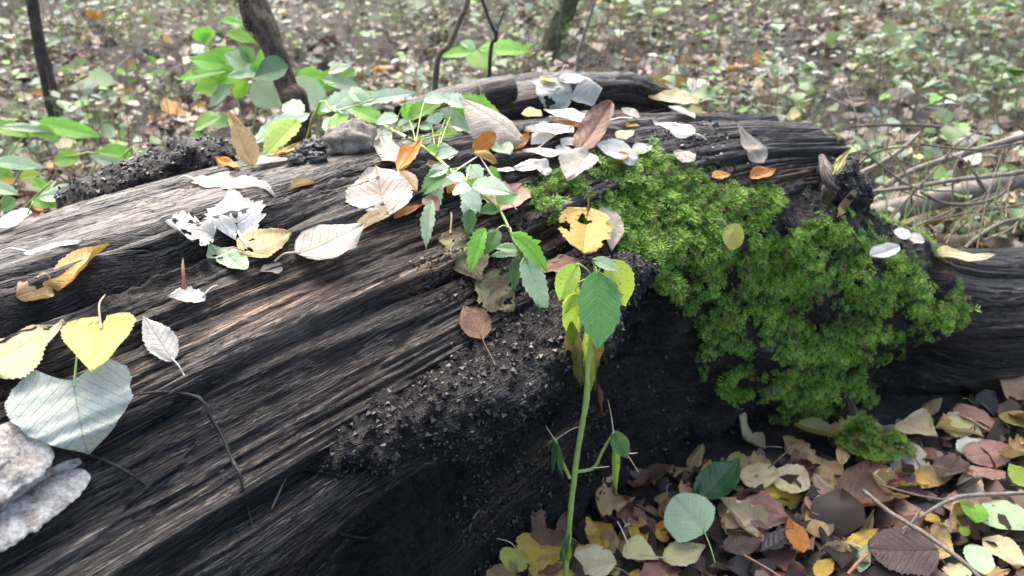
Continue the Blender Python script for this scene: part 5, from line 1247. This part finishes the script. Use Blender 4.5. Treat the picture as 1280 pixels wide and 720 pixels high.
# fallen branches right of the broken end
def bbranch(pts, r, label, mat, seed, side=()):
    P = [PY(x, y, yy) for x, y, yy in pts]
    base = min(P, key=lambda q: q[2])
    e = empty('fallen_branch', tuple(P[0])); tag(e, label, 'branch', 'fallen branches behind the limb'); bpy.context.view_layer.update()
    tube_obj('limb', P, r, mat, e, 9, 6, seed, .25)
    for s, rr in side: tube_obj('side_twig', [PY(x, y, yy) for x, y, yy in s], rr, mat, e, 6, 5, seed+1, .15)
MAT_LIMB = bark_mat('limb_bark', (.08, .065, .05), (.17, .14, .11), (.28, .24, .19), 35, .75)
bbranch([(1062, 274, 1.46), (1120, 262, 1.50), (1180, 246, 1.56), (1250, 230, 1.62), (1330, 214, 1.70)], [.020, .021, .021, .020, .019], 'thick grey-brown branch lying on the ground right of the broken end', MAT_LIMB, 31)
bbranch([(1082, 250, 1.40), (1130, 218, 1.42), (1180, 200, 1.44), (1240, 182, 1.46), (1320, 158, 1.5)], [.005, .0055, .006, .0065, .007], 'long pale branch slanting up to the right edge', MAT_TWIG_GREY, 32, [([(1180, 200, 1.44), (1196, 180, 1.43), (1226, 162, 1.43)], [.003, .002, .0012])])
bbranch([(1086, 240, 1.36), (1140, 234, 1.36), (1200, 224, 1.38), (1260, 218, 1.40), (1320, 206, 1.42)], [.0035, .004, .0042, .0045, .0045], 'slimmer pale branch below the long slanting one', MAT_TWIG_GREY, 33)
bbranch([(1150, 240, 1.34), (1180, 254, 1.34), (1215, 255, 1.34), (1248, 246, 1.35), (1268, 226, 1.36)], [.0025, .003, .003, .0028, .002], 'thin sagging twig under the slim branch', MAT_TWIG_BROWN, 34)
bbranch([(1076, 216, 1.42), (1100, 204, 1.44), (1128, 186, 1.46), (1152, 164, 1.48)], [.004, .0042, .004, .003], 'short bare branch rising from the broken end', MAT_TWIG_GREY, 35)
bbranch([(1062, 158, 1.9), (1130, 156, 1.9), (1190, 160, 1.92), (1240, 170, 1.95)], [.003, .004, .0038, .003], 'thin curved stick on the litter behind the broken end', MAT_TWIG_BROWN, 36)
bbranch([(1206, 310, 1.28), (1228, 292, 1.30), (1260, 276, 1.32), (1310, 270, 1.36)], [.003, .0032, .0032, .003], 'pale bent stick beside the cream leaf on the limb', MAT_TWIG_GREY, 37)
bbranch([(1160, 278, 1.38), (1200, 268, 1.40), (1240, 262, 1.42), (1310, 250, 1.46)], [.002, .0025, .0025, .002], 'low thin stick under the thick branch', MAT_TWIG_BROWN, 38)
tw = np.random.default_rng(77)
for i, (x0, y0, x1, y1) in enumerate(((1090, 300, 1180, 200), (1130, 290, 1260, 240), (1180, 300, 1280, 210), (1100, 230, 1290, 260), (1210, 200, 1290, 300), (1080, 190, 1200, 240), (1150, 180, 1290, 176), (1190, 270, 1240, 160), (1140, 265, 1110, 190), (1230, 300, 1290, 262), (1060, 225, 1170, 180), (1240, 250, 1180, 190))):
    yy = 1.33+.02*(i % 5); mx, my = (x0+x1)/2+tw.normal(0, 10), (y0+y1)/2+tw.normal(0, 10)
    bbranch([(x0, y0, yy), (mx, my, yy+.02), (x1, y1, yy+.05)], [.0018, .0021, .0012], ('thin dark stick', 'thin pale stick')[i % 2]+' of the tangle, crossing near the '+('limb', 'thick branch', 'picture edge', 'slim branch', 'right edge stems', 'broken end', 'top of the tangle', 'sagging twig', 'butt of the thick branch', 'cream leaf on the limb', 'short bare branch', 'middle of the tangle')[i], (MAT_TWIG_BROWN, MAT_TWIG_GREY)[i % 2], 50+i)
rg = np.random.default_rng(91)
SMARKS = [(1100, 265, 'butt of the thick branch'), (1200, 245, 'middle of the thick branch'), (1270, 228, 'far part of the thick branch'), (1210, 256, 'sagging twig'), (1240, 284, 'pale bent stick'), (1220, 266, 'low thin stick'), (1136, 300, 'pair of small white leaves'), (1198, 326, 'cream leaf on the limb'), (1080, 210, 'short bare branch'), (1160, 230, 'slim pale branch'), (1270, 300, 'limb near the picture edge')]
for i in range(26):       # green and straw stems standing among the branches
    x = rg.uniform(1090, 1290); yb = rg.uniform(262, 320); yy = 1.27+rg.uniform(0, .12)
    h = rg.uniform(50, 130); ln = rg.normal(0, 24)
    P = [PY(x, yb, yy), PY(x+ln*.3+rg.normal(0, 4), yb-h*.5, yy+.01), PY(x+ln, yb-h, yy+.02)]
    o = tube_obj('grass_stem', P, [.0011, .0009, .0005], PM['green'] if i % 2 else PM['tan'], n=5, sub=4, seed=i+1, rough=.1)
    tag(o, by_mark('thin %s stem' % ('green herb' if i % 2 else 'straw-coloured'), x, yb, SMARKS), 'stem', 'herb stems among the fallen branches')

# broad-leaved plants behind the log on the left
BP = 'broad-leaved plants behind the log'
broad_plant(gxy(-.62, 1.62), 'cluster of bright green broad leaves left of the leaning sapling', [[(318, 150, 1.6), (316, 100, 1.58), (306, 84, 1.56)], [(330, 160, 1.6), (345, 100, 1.55), (362, 84, 1.52)], [(300, 140, 1.6), (270, 110, 1.58)]],
 [((290, 86), (220, 92), 22, 'bright', 1.56), ((282, 80), (236, 70), 20, 'bright', 1.56), ((300, 78), (262, 62), 20, 'bright', 1.58), ((312, 84), (282, 66), 22, 'mint', 1.55), ((318, 80), (352, 66), 26, 'bright', 1.55),
  ((308, 92), (270, 98), 20, 'bright', 1.55), ((330, 88), (282, 92), 16, 'mint', 1.54), ((284, 100), (240, 112), 24, 'bright', 1.57), ((292, 104), (258, 130), 20, 'mint', 1.55), ((308, 100), (292, 122), 18, 'bright', 1.55), ((316, 96), (322, 76), 14, 'bright', 1.54),
  ((316, 104), (352, 132), 34, 'mint', 1.55), ((262, 40), (250, 52), 20, 'bright', 1.62), ((252, 34), (258, 54), 22, 'bright', 1.62), ((276, 24), (306, 28), 9, 'bright', 1.6), ((284, 40), (318, 50), 14, 'bright', 1.58), ((318, 76), (300, 58), 16, 'green', 1.56), ((280, 94), (240, 84), 20, 'bright', 1.57)], y0=1.6, group=BP)
broad_plant(gxy(-.42, 1.52), 'dark bluish leaf and pale ones round the leaning sapling', [[(352, 110, 1.45), (360, 84, 1.38)], [(400, 130, 1.48), (420, 104, 1.48)]],
 [((360, 84), (318, 92), 30, 'dark', 1.34), ((362, 100), (410, 136), 32, 'mint', 1.42), ((370, 96), (404, 92), 16, 'bright', 1.5), ((384, 104), (440, 88), 16, 'bright', 1.52), ((380, 100), (420, 108), 18, 'bright', 1.5), ((402, 98), (450, 108), 16, 'mint', 1.5), ((410, 90), (436, 80), 14, 'mint', 1.52)], group=BP)
broad_plant(gxy(-.98, 1.45), 'row of bright green leaves along the left behind the bark strip', [[(150, 200, 1.36), (170, 190, 1.34), (205, 196, 1.32)], [(120, 205, 1.38), (80, 196, 1.38)]],
 [((165, 196), (120, 186), 18, 'bright', 1.36), ((168, 200), (196, 194), 16, 'bright', 1.34), ((160, 210), (112, 192), 12, 'mint', 1.34), ((200, 196), (250, 176), 20, 'bright', 1.3), ((176, 196), (212, 186), 14, 'mint', 1.32), ((100, 196), (64, 200), 20, 'bright', 1.38), ((140, 206), (150, 220), 16, 'bright', 1.34), ((180, 198), (190, 210), 16, 'bright', 1.32), ((244, 160), (272, 142), 26, 'bright', 1.34), ((254, 168), (244, 186), 24, 'bright', 1.32), ((262, 150), (286, 154), 20, 'green', 1.36)], group=BP)
broad_plant(gxy(-1.28, 1.75), 'two long bright leaves and a pale one at the left picture edge', [[(30, 170, 1.62), (40, 164, 1.6)]],
 [((48, 152), (122, 166), 20, 'bright', 1.6), ((40, 160), (72, 172), 14, 'bright', 1.58), ((0, 158), (58, 160), 10, 'mint', 1.58), ((-10, 156), (40, 166), 18, 'bright', 1.62)], group=BP)
broad_plant(gxy(-1.1, 1.32), 'low pale green leaves in the left corner behind the log', [[(50, 240, 1.2), (60, 236, 1.18)], [(20, 225, 1.24), (10, 205, 1.24)]],
 [((48, 246), (118, 232), 20, 'mint', 1.18), ((40, 250), (70, 256), 14, 'bright', 1.18), ((-8, 202), (50, 206), 14, 'mint', 1.22), ((40, 224), (62, 236), 12, 'bright', 1.22), ((-10, 232), (20, 240), 14, 'mint', 1.2), ((24, 222), (46, 216), 14, 'lime', 1.24), ((-12, 212), (14, 220), 16, 'bright', 1.22), ((20, 250), (0, 262), 16, 'green', 1.16)], group=BP)
broad_plant(gxy(-.06, 2.0), 'three-leaved bright green seedling behind the crest', [[(602, 96, 1.95), (598, 72, 1.93)]],
 [((596, 64), (550, 66), 16, 'bright', 1.92), ((598, 62), (662, 58), 22, 'bright', 1.92), ((598, 62), (608, 84), 30, 'bright', 1.92, 1.86), ((594, 60), (576, 52), 12, 'mint', 1.94)], group=BP)

# litter: many small dead leaves -------------------------------------------------
def small_leaf(kind):
    # 10-triangle leaf: two rows either side of a folded midrib
    s = np.array([0, .3, .65, 1.0]); w = {'o': [.08, .42, .34, 0.01], 'r': [.1, .5, .44, .02], 'l': [.05, .22, .2, 0.01]}[kind]
    V = []
    for a, b in zip(s, w): V += [(-b, a, .10*b+.06*math.sin(a*3)), (0, a, .0+.07*math.sin(a*3.1)), (b, a, .16*b+.05*math.sin(a*2.6))]
    F = []
    for i in range(3):
        for j in range(2): q = i*3+j; F += [(q, q+1, q+4), (q, q+4, q+3)]
    return np.array(V), np.array(F)
def scatter_leaves(P, size, cols, rg, flat=.35, kinds='ooorl', upbias=1.0):
    n = len(P); yaw = rg.uniform(0, 6.28, n); nrm = np.c_[rg.normal(0, flat, (n, 2)), np.full(n, upbias)]; nrm /= np.linalg.norm(nrm, axis=1)[:, None]
    y = np.c_[np.cos(yaw), np.sin(yaw), np.zeros(n)]; y -= nrm*(y*nrm).sum(1)[:, None]; y /= np.linalg.norm(y, axis=1)[:, None]; x = np.cross(y, nrm)
    sz = size*np.exp(rg.normal(-.08, .46, n)); kk = rg.integers(0, len(kinds), n); Vs, Fs, Cs, off = [], [], [], 0
    for k in range(len(kinds)):
        ii = np.flatnonzero(kk == k); v, f = small_leaf(kinds[k]); 
        if not len(ii): continue
        v = v[None]*np.r_[1, 1, 1]*np.stack([rg.uniform(.8, 1.2, len(ii)), np.ones(len(ii)), rg.uniform(-1.5, 3.5, len(ii))], -1)[:, None]
        B = np.stack([x[ii], y[ii], nrm[ii]], 1); w = (v@B)*sz[ii][:, None, None]+P[ii][:, None]
        Vs.append(w.reshape(-1, 3)); Fs.append((f[None]+(np.arange(len(ii))*12)[:, None, None]+off).reshape(-1, 3)); off += len(ii)*12
        Cs.append(np.repeat(cols[ii], 12, 0))
    return np.concatenate(Vs), np.concatenate(Fs), np.concatenate(Cs)
LIT = np.array([[.62, .55, .47], [.50, .42, .34], [.42, .33, .24], [.30, .21, .145], [.19, .125, .085], [.10, .065, .048], [.52, .27, .07], [.55, .42, .16], [.36, .40, .22]])
LITP = np.array([.10, .13, .16, .19, .19, .13, .05, .02, .03])
def ground_pts(n, rg, y0=1.0, y1=9.0, power=1.0):
    d = y0*(y1/y0)**(rg.random(n)**power); x = rg.uniform(-1, 1, n)*(d*.80+.5)
    return np.c_[x, d, ground_z(x, d)]
def off_log(P):
    a = (P[:, :2]-A0)@AX; p = (P[:, :2]-A0)@AP
    return ~((a < 1.02) & (p > -.36+np.clip(a-.6, 0, 1)*.8) & (p < .6)) & ~((P[:, 0] > .3) & (P[:, 1] < 1.25))
rg = np.random.default_rng(301)
P = ground_pts(60000, rg); P = P[off_log(P)]; P[:, 2] += rg.uniform(.004, .035, len(P))
dens = fbm(P[:, 0]*1.3, P[:, 1]*1.3, seed=310, octv=3); P = P[rg.random(len(P)) < np.clip(.64+dens*1.9, .30, 1)]
ci = rg.choice(len(LIT), len(P), p=LITP); tonev = fbm(P[:, 0]*2.2, P[:, 1]*2.2, seed=312, octv=3)[:, None]; cols = LIT[ci]*.60*np.exp(rg.normal(0, .35, (len(P), 1))+.7*tonev)
v, f, c = scatter_leaves(P, .029, np.clip(cols, .02, .75), rg, .5)
o = ob('leaf_litter', mesh_np('leaf_litter', v, f, colattr=c, smooth=True, mat=MAT_LITTER)); tag(o, 'dense carpet of small pale and brown dead leaves behind the log', 'leaf litter', kind='stuff')
# litter under the near leaves, so that no bare soil shows between them
x = rg.uniform(-.1, 1.3, 2600); y = rg.uniform(.45, 1.25, 2600); okn = in_poly(*proj(np.c_[x, y, 0*x])[:2], foot); x, y = x[okn], y[okn]
P = np.c_[x, y, ground_z(x, y)+rg.uniform(.0, .012, len(x))]
ci = rg.choice(4, len(P), p=[.2, .3, .3, .2]); cols = np.array([[.05, .035, .025], [.10, .065, .045], [.16, .10, .07], [.03, .022, .018]])[ci]*np.exp(rg.normal(0, .25, (len(P), 1)))
v, f, c = scatter_leaves(P, .026, cols, rg, .5)
o = ob('leaf_litter', mesh_np('near_litter', v, f, colattr=c, smooth=True, mat=MAT_LITTER)); tag(o, 'dark crumbled leaf fragments between the leaves at the log foot', 'leaf litter', kind='stuff')
BMARKS = [(345, 70, 'leaning sapling'), (48, 50, 'thin dark sapling stem'), (560, 60, 'slanting rod'), (618, 60, 'crooked dark stem'), (702, 25, 'mossy young trunk'), (730, 50, 'pale dry stalk'), (1060, 180, 'broken end of the log'), (1200, 192, 'long pale branch'), (1140, 158, 'thin curved stick'), (820, 120, 'end of the split ridge'), (600, 70, 'three-leaved seedling'), (250, 85, 'cluster of bright leaves by the sapling'), (90, 160, 'two long bright leaves')]
# the larger dead leaves of the background, each a leaf of its own
base_me = []
for i, (cl, sh) in enumerate((('white', 'ovate'), ('cream', 'ovate'), ('greige', 'deltoid'), ('tan', 'ovate'), ('orange', 'round'), ('brown', 'ovate'))):
    V, F, uv = leaf_geo(.055, .038, sh, ns=10, nt=2, ser=0, bend=.5, roll=.6, wav=.08, seed=400+i); base_me.append((mesh_np('fallen_leaf', V, F, uv=uv, mat=LM[cl]), ('bleached white', 'cream', 'grey-beige', 'tan', 'orange', 'brown')[i]))
P = ground_pts(400, rg, 1.35, 3.2, 1.2); P = P[off_log(P)]; P = P[np.abs(proj(P)[0]-640) < 660][:96]
for i, p in enumerate(P):
    me, nm = base_me[rg.choice(6, p=[.27, .2, .2, .13, .12, .08])]
    o = ob('fallen_leaf', me); o.location = (p[0], p[1], p[2]+.034); o.rotation_euler = (rg.normal(0, .3), rg.normal(0, .3), rg.uniform(0, 6.28)); s = rg.uniform(.75, 1.25); o.scale = (s, s, s)
    qx, qy, _d = proj(p); tag(o, by_mark('small fallen %s leaf' % nm, qx, qy, BMARKS), 'leaf', 'fallen leaves on the forest floor behind the log')

# low green ground cover
GRN = np.array([[.36, .46, .32], [.27, .40, .19], [.18, .28, .11], [.26, .46, .09], [.46, .53, .42], [.42, .40, .16]])
P = ground_pts(26000, rg, 1.15, 9.0, .75); P = P[off_log(P)]
pat = fbm(P[:, 0]*1.6, P[:, 1]*1.6, seed=330, octv=4)+.14*(P[:, 0] > .4)+.22*sstep(2.2, 4.5, P[:, 1])+.10*(P[:, 0] < -.9)
P = P[rg.random(len(P)) < np.clip(.10+pat*2.0, .02, 1)]
base_z = P[:, 2].copy(); P[:, 2] += rg.uniform(.03, .16, len(P))*(1+1.3*sstep(2.6, 4.6, P[:, 1])*rg.random(len(P)))
cols = GRN[rg.choice(6, len(P), p=[.22, .24, .2, .14, .14, .06])]*.62*np.exp(rg.normal(0, .2, (len(P), 1)))
v, f, c = scatter_leaves(P, .026, np.clip(cols, .02, .7), rg, .45, 'oorro')
# their stems: one thin blade each
n = len(P); wv = np.c_[rg.normal(0, 1, n), rg.normal(0, 1, n), np.zeros(n)]; wv = wv/np.linalg.norm(wv, axis=1)[:, None]*.0011
b0 = np.c_[P[:, 0]+rg.normal(0, .02, n), P[:, 1]+rg.normal(0, .02, n), base_z]
sv = np.stack([b0-wv, b0+wv, P+wv*.6, P-wv*.6], 1).reshape(-1, 3); sf = np.arange(n*4).reshape(-1, 4)
c4 = np.repeat(np.array([[.20, .24, .09]]), n*4, 0)
me = mesh_np('ground_cover', np.vstack([v, sv]), [f, sf+len(v)], colattr=np.vstack([c, c4]), smooth=True, mat=vcol_mat('ground_cover', .45, .38, .4))
o = ob('ground_cover', me); tag(o, 'low green herbs and ivy scattered over the forest floor', 'ground cover', kind='stuff')
# dry grass and fine dead stems
n = 9000; P = ground_pts(n, rg, 1.3, 8.5, .7); P = P[off_log(P)]; keep = fbm(P[:, 0]*1.1, P[:, 1]*1.1, seed=340, octv=2) > -.12; P = P[keep]; n = len(P)
h = rg.uniform(.06, .30, n)*(1+.8*sstep(2.4, 4.5, P[:, 1])); ln = rg.normal(0, .45, (n, 2))*h[:, None]; Vv = []
wv = np.c_[rg.normal(0, 1, (n, 2)), np.zeros(n)]; wv = wv/np.linalg.norm(wv, axis=1)[:, None]*rg.uniform(.0007, .0018, n)[:, None]
p1 = P+np.c_[ln*.3, h*.6]; p2 = P+np.c_[ln, h*.85]
Vv = np.stack([P-wv, P+wv, p1-wv*.8, p1+wv*.8, p2-wv*.3, p2+wv*.3], 1).reshape(-1, 3); k6 = (np.arange(n)*6)[:, None]
Ff = np.concatenate([k6+np.array([[0, 1, 3, 2]]), k6+np.array([[2, 3, 5, 4]])])
STC = .42*np.array([[.42, .34, .24], [.28, .22, .15], [.16, .11, .08], [.30, .32, .14], [.52, .45, .36]]); c = np.repeat(STC[rg.choice(5, n)], 6, 0)
# and dead sticks lying among them
ns_ = 900; Ps = ground_pts(ns_, rg, 1.4, 8, .8); Ps = Ps[off_log(Ps)]; ns_ = len(Ps); Ps[:, 2] += .03
an = rg.uniform(0, 6.28, ns_); ls = rg.uniform(.06, .35, ns_); dv_ = np.c_[np.cos(an), np.sin(an), rg.normal(.08, .12, ns_)]*ls[:, None]; wz = np.cross(dv_, [0, 0, 1.0]); wz = wz/np.linalg.norm(wz, axis=1)[:, None]*rg.uniform(.001, .004, ns_)[:, None]; uz = np.array([0, 0, 1.0])*np.linalg.norm(wz, axis=1)[:, None]*1.4
A_, B_ = Ps-dv_/2, Ps+dv_/2
Vs_ = np.stack([A_-wz, A_+wz, A_+uz, B_-wz*.5, B_+wz*.5, B_+uz*.5], 1).reshape(-1, 3); k6b = (np.arange(ns_)*6)[:, None]+len(Vv)
Ff = np.concatenate([Ff, k6b+np.array([[0, 1, 4, 3]]), k6b+np.array([[1, 2, 5, 4]]), k6b+np.array([[2, 0, 3, 5]])]); Vv = np.vstack([Vv, Vs_])
c = np.vstack([c, np.repeat(np.array([[.06, .045, .035], [.16, .12, .09], [.30, .26, .21]])[rg.choice(3, ns_)], 6, 0)])
o = ob('grass', mesh_np('grass', Vv, Ff, colattr=c, smooth=True, mat=MAT_LITTER)); tag(o, 'dry grass blades and dead stems over the forest floor', 'grass', kind='stuff')

# herbs and bramble seedlings big enough to tell apart
rg2 = np.random.default_rng(411); spots = []
for x, y, nm in ((1000, 108, 'a'), (1130, 60, 'a'), (1210, 104, 'a'), (1252, 96, 'a'), (1105, 132, 'a'), (1160, 150, 'a'), (960, 66, 'a'), (880, 52, 'a'), (1040, 30, 'a'), (1240, 40, 'a'), (820, 84, 'a'), (1065, 90, 'a'), (1190, 170, 'a'), (150, 40, 'a'), (190, 95, 'a'), (110, 92, 'a'), (20, 110, 'a'), (460, 40, 'a'), (500, 70, 'a'), (770, 40, 'a'), (640, 90, 'a'), (20, 60, 'a'), (90, 130, 'a')):
    p = PZ(x, y+16, .06); p = gxy(p[0], p[1]); e = empty('herb_plant', tuple(p))
    tag(e, by_mark('low pale green herb', x, y, BMARKS), 'plant', 'low herbs on the forest floor'); bpy.context.view_layer.update()
    hgt = rg2.uniform(.08, .16); tube_obj('stem', [p, p+np.array([.01, 0, hgt*.6]), p+np.array([.015, -.01, hgt])], [.0018, .0015, .001], MAT_STEM, e, 5, 3, 2, .1)
    k = rg2.integers(4, 8); a0 = rg2.uniform(0, 6.28)
    for i in range(k):
        a = a0+i*6.28/k*1.3; b = p+np.array([.012, -.006, hgt*rg2.uniform(.7, 1.0)]); r = rg2.uniform(.03, .055)
        t = b+np.array([math.cos(a)*r, math.sin(a)*r, rg2.uniform(-.01, .02)])
        plant_leaf(e, b+(t-b)*.2, t, (0, 0, 1), r*rg2.uniform(.6, .8), 'ovate', rg2.choice(['mint', 'mint', 'green', 'bright', 'sage']), ns=10, nt=2, ser=0, bend=-.4)
